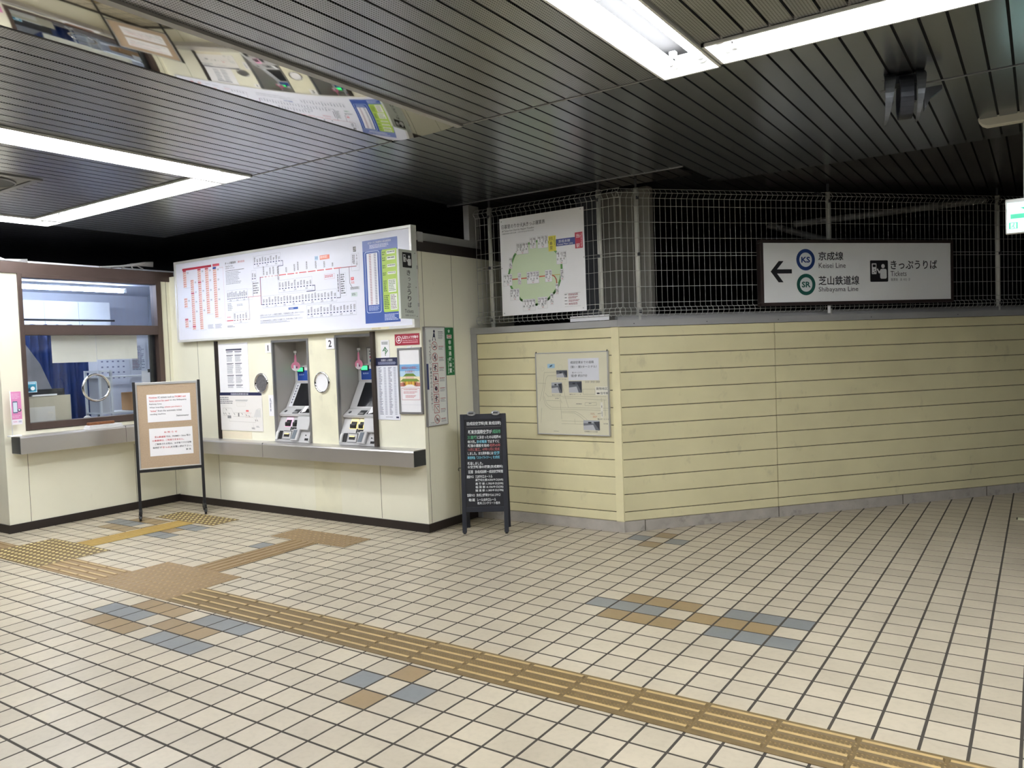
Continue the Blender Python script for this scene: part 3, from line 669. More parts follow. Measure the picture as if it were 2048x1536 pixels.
# ---- JR fare chart on the fence
r = sign('fare_chart', 'square white chart of a green loop line hung on the wire fence', 'fare chart', (.926, 2.802, 2.572), (1, 0, 0), .808, .818, .004, mk('chart_face', (246, 247, 249), .5, noise=.01))
p = Pr(.818)
p.shape([(.139, .324), (.10, .40), (.079, .47), (.09, .56), (.12, .62), (.195, .693), (.27, .725), (.342, .738), (.42, .72), (.461, .702), (.517, .659), (.555, .61), (.578, .56), (.592, .50), (.593, .446), (.575, .38), (.543, .32), (.475, .24), (.367, .222), (.289, .227), (.21, .25)], '#d2e4c0', 1)
loop = [(.15, .31), (.139, .324), (.10, .40), (.079, .47), (.09, .56), (.12, .62), (.195, .693), (.27, .733), (.342, .742), (.42, .725), (.461, .702), (.517, .655), (.558, .60), (.58, .55), (.594, .48), (.593, .42), (.575, .36), (.533, .315), (.50, .275)]
p.line(loop, .018, '#5c9a4c', 2); p.line([(.50, .26), (.44, .22), (.33, .226), (.26, .24), (.17, .29)], .018, '#5c9a4c', 2)
p.line([(.113, .516), (.253, .516), (.441, .514), (.502, .513), (.525, .525), (.54, .55), (.545, .59)], .0085, '#d05a44', 2); p.line([(.502, .512), (.58, .514)], .005, '#c8c060', 2)
def sbox(x0, v0, x1, v1, names):
    p.rect(x0, v0, x1, v1, '#f4f5f6', 3); p.outline(x0, v0, x1, v1, .0012, '#b8bcc0', 4); st = (x1 - x0) / len(names); H_ = v1 - v0
    for i, nm in enumerate(names):
        x = x0 + (i + .36) * st; k = len(nm); sz = min(.0165, H_ * .66 / k * .92); sp = (H_ * .62 - sz) / max(1, k - 1)
        p.vtext(nm, x, v0 + .006, sz, sp, '#20222a', 4); p.greek(x + st * .3, v0 + .007, x + st * .3 + .005, v0 + H_ * .5, 1, '#4a4c54', 4, fill=.9, vert=True, ragged=.3)
    c = (x0 + x1) / 2; p.text('170', c - .012, v1 - .03, c + .012, v1 - .018, '#4a4c54', 4); p.text('90', c - .008, v1 - .015, c + .008, v1 - .005, '#b85a66', 4)
sbox(.165, .222, .282, .315, ['新大久保', '高田馬場', '目白', '池袋']); sbox(.298, .188, .358, .279, ['大塚', '巣鴨']); sbox(.375, .185, .473, .285, ['駒込', '田端', '西日暮里'])
sbox(.549, .33, .642, .431, ['鶯谷', '上野', '御徒町']); sbox(.581, .471, .611, .56, ['秋葉原']); sbox(.532, .583, .559, .671, ['神田']); sbox(.479, .66, .508, .752, ['東京']); sbox(.358, .683, .451, .777, ['浜松町', '新橋', '有楽町']); sbox(.21, .692, .333, .788, ['大崎', '品川', '高輪', '田町'])
sbox(.087, .597, .178, .692, ['恵比寿', '目黒', '五反田']); sbox(.023, .47, .111, .567, ['渋谷', '原宿', '代々木']); sbox(.088, .332, .116, .426, ['新宿']); sbox(.258, .468, .377, .567, ['信濃町', '四ツ谷', '市ケ谷', '飯田橋']); sbox(.169, .467, .201, .562, ['千駄ケ谷']); sbox(.436, .467, .501, .565, ['水道橋', '御茶ノ水'])
p.rect(.547, .229, .727, .286, '#3c4a92', 3); p.text('京成本線', .573, .238, .68, .261, '#ffffff', 4); p.text('Keisei Main Line', .563, .265, .705, .28, '#ffffff', 4)
p.rect(.478, .197, .549, .32, '#e6dc46', 3); p.vtext('日暮里', .503, .206, .027, .036, '#2a2a20', 4); p.text('Nippori', .527, .207, .541, .272, '#2a2a20', 4, rot=1)
p.rect(.725, .195, .794, .321, '#c0304a', 3); p.vtext('当駅', .752, .206, .032, .078, '#ffffff', 4); p.text('Higashi-Narita', .775, .205, .788, .312, '#ffffff', 4, rot=1)
p.text('日暮里のりかえJRきっぷ運賃表', .022, .054, .451, .094, '#20222a', bold=.004); p.text('JR Ticket Fare Chart for Nippori Transfers', .024, .100, .343, .118, '#2a2c34'); p.text('日暮里换乘JR车票价目表   닛포리 환승 JR 승차권 운임표', .024, .124, .342, .137, '#5a5c64')
p.line([(.611, .669), (.758, .669)], .001, '#6a6c74'); p.line([(.611, .776), (.758, .776)], .001, '#6a6c74')
for i in range(4): p.greek(.613, .677 + i * .025, .637, .686 + i * .025, 1, '#3a3c44', ragged=.2); p.greek(.648, .674 + i * .025, .75, .692 + i * .025, 2, '#a05a64', ragged=.3)
p.build('loop_diagram', r)
for x, y in ((.02, .79), (.78, .80), (.02, .02), (.78, .02), (.8, .42), (.01, .40)): G().tube([(x, y, .003), (x + .004, y + .02, -.012)], .0022, STEELD, 6).build('wire_tie', r)

# ---- hanging direction sign in front of the right fence
Ld = Vector((2.806, 3.75, 0)); o = Ld + nY * .045
r = sign('direction_sign', 'wide white sign with a left arrow and two round line badges on the fence', 'sign', (o.x, o.y, 2.280), (.656, .755, 0), 1.898, .535, .05, mk('direction_sign_face', (242, 245, 244), .45, noise=.012), mk('dark_brown_sign_frame', (60, 50, 48), .4, metal=.3, noise=.05), .026, .006)
p = Pr(.535)
p.shape([(.093, .257), (.169, .173), (.214, .173), (.152, .24), (.290, .24), (.290, .274), (.152, .274), (.21, .345), (.165, .345)], '#1c1d22'); p.build('arrow', r)
for v, c, t in ((.163, '#1e3a78', 'KS'), (.366, '#1c5a50', 'SR')):
    p = Pr(.535); p.hoop(.422, v, .059, .088, c); p.disc(.422, v, .059, '#e6eaea', 1); p.text(t, .38, v - .024, .464, v + .024, c, 2, bold=.03); p.build('line_badge', r)
p = Pr(.535); ticket_picto(p, 1.046, .172, 1.225, .352); p.build('pictogram', r)
p = Pr(.535)
p.text('京成線', .543, .098, .783, .170, '#1c1d22', bold=.012); p.text('Keisei Line', .545, .190, .805, .232, '#3a3c42'); p.text('芝山鉄道線', .541, .298, .936, .374, '#1c1d22', bold=.012); p.text('Shibayama Line', .540, .388, .924, .438, '#3a3c42')
p.text('きっぷうりば', 1.252, .172, 1.73, .248, '#1c1d22', bold=.012); p.text('Tickets', 1.25, .263, 1.412, .306, '#3a3c42'); p.text('售票处   표 사는 곳', 1.252, .323, 1.448, .347, '#6a6e70')
p.build('lettering', r)
for xx in (.6, 1.5): G().tube([(xx, .0, -.03), (xx, -.045, -.03)], .006, STEELD, 6).build('fixing', r)
G().box(.62, .645, -.07, -.012, .004, .008, WHITEP).build('loose_tag', r)

# ---- exit sign hanging from a ceiling bar
r = root('exit_sign', 'lit green and white exit sign hanging at the right frame edge', 'exit sign', frame((4.545, 2.9, 2.045), (1, 0, 0)))
G().box(0, .42, 0, .205, -.05, 0, WHITE).build('housing', r, bevel=.004)
EXITF = mk('exit_sign_lit_face', (206, 244, 240), .4, emit=.5); EXITG = mk('exit_sign_green', (60, 180, 140), .4, emit=.4)
G().box(.009, .411, .008, .182, 0, .002, EXITF).build('lit_face', r)
p = Pr(.205, .002)
p.rect(.026, .091, .20, .118, EXITG); p.shape([(.075, .055), (.14, .10), (.14, .04), (.22, .104), (.14, .168), (.14, .11), (.078, .165)][:3] + [(.14, .055)], EXITG); p.shape([(.10, .165), (.14, .118), (.14, .165)], EXITG); p.shape([(.14, .035), (.225, .104), (.14, .173)], EXITG)
p.build('arrow', r)
p = Pr(.205, .002); p.rect(.018, .14, .062, .178, EXITG); p.rect(.026, .144, .054, .175, EXITF, 2); p.disc(.043, .148, .003, EXITG, 3); p.line([(.042, .152), (.038, .162), (.044, .168), (.043, .174)], .004, EXITG, 3); p.line([(.038, .162), (.030, .168)], .004, EXITG, 3); p.line([(.034, .156), (.048, .156)], .003, EXITG, 3); p.build('running_figure', r)
for xx in (.10, .33): G().tube([(xx, .205, -.025), (xx, .655, -.025)], .009, WHITE, 10).build('hanger_rod', r)
g = G(); prof = [(.0, .0), (.0, .035), (-.0, .06), (0, .06)]
pts = [(-.135, .715, -.055), (-.135, .695, -.055), (-.115, .668, -.055), (-.09, .655, -.055), (.56, .655, -.055), (.56, .715, -.055)]
g.prism(pts, (0, 0, .06), mk('cream_canopy', (206, 203, 188), .5, noise=.03)); g.build('ceiling_canopy', r, bevel=.006)

# ---- dark bracketed device on the ceiling
r = root('ceiling_device', 'dark drum with two pale curved side shells hanging from the ceiling slats', 'ceiling device', T(4.16, 1.70, 2.535))
DG = mk('device_dark_grey', (40, 43, 50), .45, metal=.3, noise=.05); PG = mk('device_pale_shell', (88, 91, 94), .4, metal=.4, noise=.05)
ax = Vector((.97, .24, 0)); ay = Vector((-.24, .97, 0)); D = Matrix(((ax.x, ay.x, 0, 0), (ax.y, ay.y, 0, 0), (0, 0, 1, 0), (0, 0, 0, 1)))
def arc_band(R_, a0, a1, x0, x1, th, m, n=18, cz=.105, taper=0, sq=1.):
    g = G(); vs = []
    for i in range(n + 1):
        a = math.radians(a0 + (a1 - a0) * i / n); k = 1 - taper * abs(i / n - (0 if taper < 0 else .35)) if taper else 1
        for rr in (R_, R_ - th):
            for xx in (x0, x0 + (x1 - x0) * max(.08, k)): vs.append((xx, rr * math.cos(a), cz + rr * math.sin(a) * sq))
    fs = []
    for i in range(n):
        b = i * 4; c = b + 4; fs += [(b, b + 1, c + 1, c), (b + 2, c + 2, c + 3, b + 3), (b, c, c + 2, b + 2), (b + 1, b + 3, c + 3, c + 1)]
    fs += [(0, 2, 3, 1), (4 * n, 4 * n + 1, 4 * n + 3, 4 * n + 2)]
    return g.add(vs, fs, m)
g = arc_band(.105, 0, 360, -.026, .034, .02, DG, 28); g.tube([(0, 0, .19), (0, 0, .205)], .02, BLACK, 10); g.tube([(-.02, -.02, .11), (.03, -.02, .12), (.03, .03, .06), (-.02, .05, .04)], .006, BLACK, 6)
g.build('drum', r, M=D, base=False)
arc_band(.12, 70, 262, -.095, -.042, .006, PG, 18, .10, 1.25, 1.05).build('shell', r, M=D); arc_band(.12, 70, 262, .046, .092, .006, PG, 18, .10, 1.25, 1.05).build('shell', r, M=D)
G().box(-.085, .085, -.05, .03, .165, .202, DG).box(-.06, -.05, -.02, .02, .08, .20, DG).box(.045, .055, -.02, .02, .08, .20, DG).build('yoke', r, M=D)
G().prism([(.09, 0, .14), (.17, 0, .145), (.17, 0, .125), (.12, 0, .09), (.09, 0, .03)], (0, .03, 0), BLACK).build('side_bracket', r, M=D)
G().tube([(0, 0, .2), (0, 0, .218)], .03, DG, 12).build('ceiling_mount', r)

# ---- vent, mirror sheet
r = root('ceiling_vent', 'square grey ceiling vent plate with a dark round opening at left', 'vent', T(-1.262, -.262, ZC - .012))
g = G(); a = .297
for q in ((-a, a, -a, -a + .05), (-a, a, a - .05, a), (-a, -a + .05, -a + .05, a - .05), (a - .05, a, -a + .05, a - .05)): g.box(*q, 0, .014, FRAMEGR)
g.build('frame', r, bevel=.004); G().box(-a + .05, a - .05, -a + .05, a - .05, .008, .014, mk('vent_plate', (150, 150, 148), .5, metal=.4)).build('plate', r); G().tube([(.02, .05, -.002), (.02, .05, .008)], .17, BLACK, 28, sm=False).build('opening', r); G().ring((.02, .05, 0), .175, .008, FRAMEGR, 'z', 32, 6).build('collar', r)
g = G(); nx, ny = 14, 60
vs = [(MIR[0] + (MIR[1] - MIR[0]) * i / nx, MIR[2] + (MIR[3] - MIR[2]) * j / ny, ZC + .004 - .010 * (1 - (2 * i / nx - 1) ** 2)) for j in range(ny + 1) for i in range(nx + 1)]
g.add(vs, [(j * (nx + 1) + i, (j + 1) * (nx + 1) + i, (j + 1) * (nx + 1) + i + 1, j * (nx + 1) + i + 1) for j in range(ny) for i in range(nx)], MIRROR, True)
r = root('mirror_sheet', 'long polished mirror strip set in the ceiling reflecting the ticket machines', 'mirror', T((MIR[0] + MIR[1]) / 2, -.7, ZC))
g.build('sheet', r, M=T(-(MIR[0] + MIR[1]) / 2, .7, -ZC)); G().box(.255, .295, -1.7, 1.62, -.012, .012, CAPGREY).build('edge_rail', r); G().box(-.252, .25, -1.7, 1.62, .008, .014, STEELD).build('backing', r)

# ================================================================== TICKET MACHINES
def face_frame(x, y, z, dy, dz):
    U = Vector((0, dy, dz)).normalized(); R = Vector((1, 0, 0)); N = R.cross(U)
    return Matrix(((R.x, U.x, N.x, x), (R.y, U.y, N.y, y), (R.z, U.z, N.z, z), (0, 0, 0, 1)))
SCREEN = mk('dark_screen', (16, 18, 24), .12, noise=.05); SLOTB = mk('slot_black', (14, 14, 15), .6); LEDG = mk('green_display_lit', (60, 225, 120), .4, emit=.8)
GLOWY = mk('slot_lamp_yellow', (255, 226, 130), .4, emit=.5); GLOWP = mk('slot_lamp_pink', (240, 170, 205), .4, emit=.35)
def machine(R, label, variant):
    x0, x1 = R[0] + .004, R[1] - .004; W = x1 - x0
    r = root('ticket_machine', label, 'ticket machine', T((x0 + x1) / 2, YT, .69), 'ticket machines'); h = W / 2
    prof = [(-.028, 0), (-.028, .02), (.002, .105), (.058, .228), (.036, .236), (.036, .252), (.10, .292), (.118, .305), (.250, .545), (.268, .545), (.268, 0)]
    G().prism([(-h, y, z) for y, z in prof], (W, 0, 0), GREYPL).build('body', r)
    # upper rear panel with the blue sign
    G().box(-h, h, .245, .266, .545, .70, GREYPL).build('rear_panel', r)
    p = Pr(.13); p.rect(0, 0, W - .05, .13, '#e4e6e8'); p.rect(.008, .028, W - .05, .125, '#20489c', 2)
    p.text('1,000円札', .15, .006, .30, .024, '#3a3c44', 2, keep=False); p.text('きっぷ', .145, .036, .25, .066, '#ffffff', 3); p.greek(.145, .072, .27, .08, 1, '#b8c8ee', 3, ragged=0); p.text('定期券', .145, .086, .25, .108, '#ffffff', 3); p.greek(.145, .112, .27, .12, 1, '#b8c8ee', 3, ragged=0); p.text('発売中', .03, .062, .10, .076, '#d8e4ff', 3)
    p.build('blue_sign', r, M=face_frame(-h + .03, .244, .552, 0, 1))
    G().box(-h + .045, -h + .135, .232, .244, .640, .686, SLOTB).box(-h + .055, -h + .128, .229, .233, .645, .682, LEDG).build('green_display', r)
    F = face_frame(-h, .118, .305, .132, .240); L = math.hypot(.132, .240)
    g = G().box(.004, W - .004, .004, L - .004, 0, .004, GREYPL); g.build('screen_bezel', r, M=F)
    G().box(.09, W - .02, .02, L - .02, .003, .0065, SCREEN).build('screen', r, M=F)
    if variant == 1:
        p = Pr(L, .0045); p.rect(.035, .02, .082, L - .012, '#dfe1e6')
        for i in range(7): p.disc(.058, .045 + i * .029, .010, '#6a6e78', 2, 12)
        p.build('icon_strip', r, M=F)
    F2 = face_frame(-h, .036, .252, .064, .040); L2 = math.hypot(.064, .04)
    g = G().box(0, W, -.004, L2 + .01, -.01, .004, GREYPL); g.build('ledge', r, M=F2, bevel=.004)
    G().tube([(.055, L2 * .55, .003), (.055, L2 * .55, .0055)], .016, STEELD, 18, sm=False).build('speaker', r, M=F2)
    G().box(.17, .25, .008, L2 - .004, .003, .0055, STEELD).box(.185, .235, .014, .03, .005, .012, ALU).build('coin_slot', r, M=F2)
    G().box(.27, W - .03, .02, L2, .003, .006, SLOTB).build('card_slot', r, M=F2)
    G().prism([(.29, .02, .006), (.34, .03, .012), (.345, .09, .03), (.30, .085, .03)], (0, .001, .003), WHITEP).build('paper_slip', r, M=F2)
    FA = face_frame(-h, .002, .105, .056, .123); A = math.hypot(.056, .123)
    def slot(x, wd, glow):
        g = G(); g.box(x, x + wd, .035, A - .012, .0, .004, glow or GREYPL); g.box(x + .008, x + wd - .008, .04, A - .034, .003, .0065, SLOTB); g.prism([(x + .004, .05, .004), (x + wd - .004, .05, .004), (x + wd - .012, .075, .022), (x + .012, .075, .022)], (0, -.012, 0), BLACK)
        return g
    slot(.095, .085, GLOWY if variant == 2 else GLOWP).build('note_slot', r, M=FA); slot(.20, .06, GLOWY if variant == 2 else None).build('ticket_slot', r, M=FA)
    G().box(.205, .265, .008, .03, .002, .005, SLOTB).box(.185, .197, .0, .035, .002, .005, SLOTB).build('return_slot', r, M=FA)
    G().prism([(.262, A - .005, 0), (W - .008, A - .005, 0), (W - .008, .0, 0), (.30, .0, 0)], (0, 0, .034), GREYPL).build('coin_box', r, M=FA, bevel=.008)
    FB = face_frame(-h, -.028, .02, .030, .085); B = math.hypot(.03, .085)
    G().box(.045, .09, .005, B - .006, .001, .004, SLOTB).build('side_recess', r, M=FB)
    G().tube([(.03, .0, .006), (.03, B * .7, .012), (.034, B * .85, .006)], .014, WHITE, 10).build('handle', r, M=FB)
    G().box(.10, .215, .004, B - .004, .001, .0035, STEELD).box(.105, .21, .008, B - .01, .003, .005, GREYPL).box(.118, .19, .028, .055, .004, .008, SLOTB).box(.125, .18, .052, .06, .006, .012, GLOWY).build('receipt_tray', r, M=FB)
    kp = G().prism([(.235, -.005, .004), (.325, -.005, .004), (.345, B + .01, .01), (.26, B + .01, .01)], (0, 0, .022), GREYPL).build('keypad_unit', r, M=FB, bevel=.004)
    G().prism([(.248, .006, .0262), (.298, .006, .0262), (.316, B + .0, .0315), (.272, B + .0, .0315)], (0, 0, .003), mk('lcd_grey', (120, 128, 136), .2, noise=.05)).build('lcd_screen', kp, M=FB)
    G().box(W - .055, W - .012, .002, .022, .001, .004, SLOTB).tube([(W - .05, .05, 0), (W - .05, .05, .006)], .006, STEELD, 10, sm=False).build('key_lock', r, M=FB)
    return r
machine(R1, 'left grey ticket machine in the recess numbered 1, with an icon strip beside its screen', 1)
machine(R2, 'right grey ticket machine in the recess numbered 2, with yellow-lit slots', 2)
def plate(x0, z1, wd, h, ch, label):
    r = sign('number_plate', label, 'number plate', (x0, YT - .008, z1), (1, 0, 0), wd, h, .006, WHITEP, group='machine number plates')
    p = Pr(h); q = .30 if ch == '2' else .42; p.text(ch, wd * q, h * .2, wd * (1 - q), h * .82, '#15151a', bold=.02); p.build('numeral', r)
plate(-1.352, 1.612, .082, .088, '1', 'white plate with the numeral 1 beside the left machine recess')
plate(-.525, 1.630, .10, .098, '2', 'white plate with the numeral 2 between the two machine recesses')
def tag_fan(x, edge, label):
    y = YT + (.185 if edge else .214); M = T(x, y, 1.385)
    r = root('hanging_tag', label, 'tag', M @ Matrix.Rotation(math.radians(62 if edge else 8), 4, 'Z'), 'pink tags hanging in the machine recesses')
    PK = mk('pink_card', (226, 140, 170), .5, noise=.03); pts = [(.043 * math.cos(2 * PI * i / 28), 0, .043 * math.sin(2 * PI * i / 28)) for i in range(28)]
    G().prism(pts, (0, .003, 0), PK).prism([(-.011, 0, .03), (.011, 0, .03), (.008, 0, .11), (-.008, 0, .11)], (0, .003, 0), PK).build('card', r)
    p = Pr(0); p.shape([(.04 * math.cos(a), .01 + .033 * math.sin(a)) for a in [math.radians(15 + 10 * i) for i in range(16)]], '#f4e8ee'); p.rect(-.02, -.012, -.002, .022, '#f2f2f6', 2); p.rect(.004, .0, .014, .02, '#3a3c54', 2); p.build('print', r, M=Matrix.Rotation(PI / 2, 4, 'X'))
    G().tube([(0, .0015, .105), (0, .0015, .135)], .003, WHITE, 6).box(-.012, .012, .0, .014, .128, .148, WHITE).build('hook', r)
tag_fan(-1.252 + .09, True, 'pink card tag turned nearly edge-on in the left machine recess')
tag_fan(-.402 + .045, False, 'round pink card tag facing out in the right machine recess')
r = sign('small_notice', 'small framed notice with coloured bands in the back of the right machine recess', 'notice', (-.300, YT + .262, 1.535), (1, 0, 0), .15, .165, .008, mk('pale_card', (196, 200, 198), .5), FRAMEGR, .008, .003)
p = Pr(.165); p.greek(.03, .03, .14, .045, 1, DK); p.rect(.03, .055, .14, .065, '#3a4460'); p.rect(.035, .078, .135, .098, '#a83a6a'); p.rect(.035, .108, .135, .13, '#2c5a94'); p.build('print', r)
# speaking holes in the wall between machines
def hole(x, fill, label):
    r = root('speaking_hole', label, 'speaking hole', T(x, YT, 1.237), 'round speaking holes between the machines')
    G().ring((0, -.004, 0), .088, .011, CHROME, 'y', 40, 10).build('metal_ring', r)
    G().tube([(0, .004, 0), (0, -.003, 0)], .084, fill, 36, sm=False).build('cover_disc', r)
hole(-1.435, mk('perforated_dark_disc', (112, 112, 114), .5, metal=.4, noise=.3, scale=60), 'metal ring with a dark perforated disc left of machine 1')
hole(-.602, WHITEP, 'metal ring with a white paper disc between the two machines')

# ================================================================== PAPERS AND PLATES ON THE MACHINE WALL
def paper(name, label, cat, x0, x1, z0, z1, panel=WHITEP, th=.003, y=YT, fr=None, fw=0, fd=.003):
    return sign(name, label, cat, (x0, y - th - .0005, z1), (1, 0, 0), x1 - x0, z1 - z0, th, panel, fr, fw, fd), z1 - z0, x1 - x0
r, H, W = paper('timetable_sheet', 'large white paper sheet of two printed columns left of machine 1', 'notice sheet', -2.075, -1.62, 1.152, 1.632)
p = Pr(H); p.rect(.12, .055, .365, .07, '#3a3e54')
for x in (.125, .255):
    v = .078
    for k, hh in enumerate((.03, .075, .11, .09, .04)):
        p.rect(x, v, x + .105, v + .007, '#4a4e60', 1); p.greek(x + .004, v + .01, x + .108, v + hh - .006, max(1, int(hh / .011)), '#a0a2ac', 1); v += hh + .006
p.build('print', r)
r, H, W = paper('station_map', 'white station map board with a navy heading below the printed sheet', 'map', -2.108, -1.442, .775, 1.150, mk('map_white', (236, 234, 230), .45), .006)
p = Pr(H); p.rect(0, 0, W, .03, '#1e2448'); p.text('京成線東成田駅構内案内図', .20, .006, .47, .025, '#eef0fa', 2)
p.greek(.02, .045, .24, .12, 4, '#8a8c90', ragged=.5); p.greek(.27, .072, .48, .09, 2, '#a0a2a4'); p.outline(.285, .10, .42, .135, .0012, '#c0bfae')
p.line([(.07, .155), (.20, .155), (.225, .20), (.51, .20)], .0018, '#a8a49a'); p.line([(.07, .155), (.07, .23), (.16, .23)], .0018, '#a8a49a'); p.line([(.16, .24), (.16, .285), (.56, .29), (.60, .16), (.64, .155), (.64, .24)], .0018, '#b0aca4'); p.line([(.225, .235), (.53, .24)], .0018, '#a8a49a'); p.shape([(.535, .24), (.575, .165), (.64, .165), (.64, .24)], '#dcdcda')
p.rect(.135, .228, .19, .256, '#8a8a8a', 2); p.rect(.30, .202, .32, .236, '#8a8a8a', 2); p.rect(.425, .172, .465, .188, '#e06a6a', 2); p.outline(.415, .20, .49, .24, .0015, '#cc8a86', 2)
for x, v in ((.08, .21), (.11, .21), (.165, .21), (.245, .212), (.365, .21), (.43, .222), (.47, .23), (.565, .27), (.59, .27), (.12, .17)): p.line([(x - .006, v - .006), (x + .006, v + .006)], .005, '#4a4c52', 3)
p.greek(.50, .34, .56, .36, 2, '#6a6c70'); p.greek(.57, .325, .62, .34, 2, '#8a8c90'); p.line([(.52, .30), (.53, .335)], .0015, '#a8a49a')
p.build('map_print', r)
r, H, W = paper('paper_slip', 'narrow white vertical paper slip left of the machine 1 recess', 'slip', -1.345, -1.275, .925, 1.125)
p = Pr(H); p.greek(.02, .03, .035, .17, 1, '#9a9ca8', vert=True, fill=.9); p.greek(.04, .05, .05, .09, 1, '#9a9ca8', vert=True); p.build('print', r)
tag(G().box(-2.08, -1.62, YT - .002, YT, .695, .765, mk('old_tape_patch', (226, 216, 190), .5, noise=.06)).build('patch'), 'yellowed repair patch low on the wall under the station map', 'patch')
r, H, W = paper('arrow_sticker', 'small white sticker with a green outlined arrow above the fare list', 'sticker', .127, .222, 1.435, 1.585)
p = Pr(H); p.greek(.012, .015, .085, .04, 3, '#4a5a54', ragged=.1)
p.line([(.048, .06), (.022, .09)], .007, '#2c7a4a'); p.line([(.048, .06), (.074, .09)], .007, '#2c7a4a'); p.line([(.074, .09), (.05, .115)], .007, '#2c7a4a'); p.line([(.05, .062), (.05, .128)], .007, '#2c7a4a'); p.line([(.022, .09), (.04, .082), (.06, .094)], .006, '#2c7a4a'); p.build('arrow_print', r)
r, H, W = paper('security_sign', 'red security camera sign under the right end of the fare board', 'sign', .288, .553, 1.535, 1.627, mk('red_sign', (166, 38, 60), .45), .003)
p = Pr(H); p.hoop(.045, .046, .025, .031, '#f2e6e8'); p.shape([(.028, .05), (.05, .042), (.064, .052), (.04, .062)], '#f2e6e8'); p.disc(.046, .034, .008, '#f2e6e8', 1); p.text('防犯カメラ作動中', .085, .016, .255, .042, '#ffffff', bold=.01); p.text('Security Camera In Use', .085, .049, .25, .062, '#ffe0e4'); p.greek(.085, .068, .25, .078, 1, '#ffd0d6', ragged=0); p.build('print', r)
r, H, W = paper('fare_list', 'tall white fare list with a navy heading right of machine 2', 'fare list', .066, .314, .917, 1.438, mk('fare_list_white', (232, 235, 244), .45), .005)
p = Pr(H); p.rect(0, 0, W, .068, '#1e2448'); p.text('京成線きっぷ運賃表', .06, .012, .19, .03, '#f2f4fc', 2); p.greek(.025, .036, .23, .06, 3, '#aab0d0', 2)
for i in range(41):
    v = .08 + i * .0098
    for x in (.025, .135): p.rect(x, v, x + random.uniform(.02, .042), v + .004, '#6a6e84'); p.rect(x + .06, v, x + .085, v + .004, '#9a9eb0')
p.greek(.09, .495, .18, .503, 1, '#8a8c9a'); p.rect(.205, .492, .235, .506, '#3a4060'); p.build('print', r)
# poster
r, H, W = paper('poster', 'poster of a green-roofed temple gate in a grey frame right of the fare list', 'poster', .320, .572, .970, 1.512, WHITEP, .012, fr=FRAMEGR, fw=.017, fd=.006)
G().box(W * .42, W * .58, H, H + .012, -.008, -.002, WHITE).build('top_clip', r)
p = Pr(H); v0, v1 = .135, .315
p.rect(.018, v0, W - .018, v1, '#7ab0dc'); p.rect(.018, v0 + .055, W - .018, v1, '#b8d6ea', 2); p.rect(.018, v0 + .10, W - .018, v1, '#f0e6c0', 3)
p.text('成田山への参拝に', .04, v0 + .016, .21, v0 + .04, '#c04a60', 4); p.text('京成電車で', .075, v0 + .05, .18, v0 + .068, '#a84a64', 4)
p.shape([(.085, v0 + .075), (.165, v0 + .075), (.205, v0 + .105), (.19, v0 + .098), (.06, v0 + .098), (.045, v0 + .105)], '#6a8a3a', 5); p.rect(.08, v0 + .098, .17, v0 + .118, '#e8c8b0', 5); p.shape([(.05, v0 + .118), (.20, v0 + .118), (.234, v0 + .14), (.018, v0 + .14)], '#7a9440', 6); p.rect(.06, v0 + .14, .19, v0 + .17, '#e0b850', 5)
for x in (.05, .075, .115, .14, .175, .2): p.rect(x - .003, v0 + .14, x + .003, v1, '#b84a40', 6)
p.shape([(.10, v0 + .165), (.15, v0 + .165), (.185, v1), (.065, v1)], '#f4f0ea', 7); p.rect(.018, v1 - .03, .07, v1, '#c88a7a', 5); p.rect(.18, v1 - .03, W - .018, v1, '#c88a7a', 5)
p.outline(.03, .33, W - .028, .425, .0025, '#c0606a'); p.greek(.05, .34, .20, .348, 1, '#c04a5a', ragged=0); p.greek(.05, .358, .20, .378, 2, '#d08a94'); p.greek(.07, .388, .19, .412, 3, '#d08a94'); p.rect(.018, .466, W - .018, .468, '#d4d6da')
p.build('poster_print', r)

# ---- side wall: rules board, green sign
r = sign('rules_board', 'tall white board of station rules with red prohibition pictograms on the side wall', 'notice board', (.594, 2.163, 1.676), (0, 1, 0), .258, .812, .02, mk('rules_white', (228, 231, 228), .45, noise=.01), FRAMEGR, .006, .002)
p = Pr(.812); p.outline(.016, .014, .243, .798, .0016, '#5a6a9a'); p.rect(.004, .30, .03, .51, '#26356a', 2)
p.vtext('守ってください、駅構内でのルールとマナー。', .058, .105, .024, .0284, '#2a2e44', 3, bold=.01); p.build('lettering', r)
p = Pr(.812); FG = '#232a48'; RD = '#a84a54'
p.disc(.118, .037, .012, FG); p.shape([(.108, .05), (.126, .052), (.13, .085), (.10, .085)], FG); p.line([(.102, .085), (.098, .105)], .006, FG); p.line([(.126, .085), (.13, .105)], .006, FG); p.disc(.096, .108, .005, FG); p.disc(.132, .108, .005, FG)
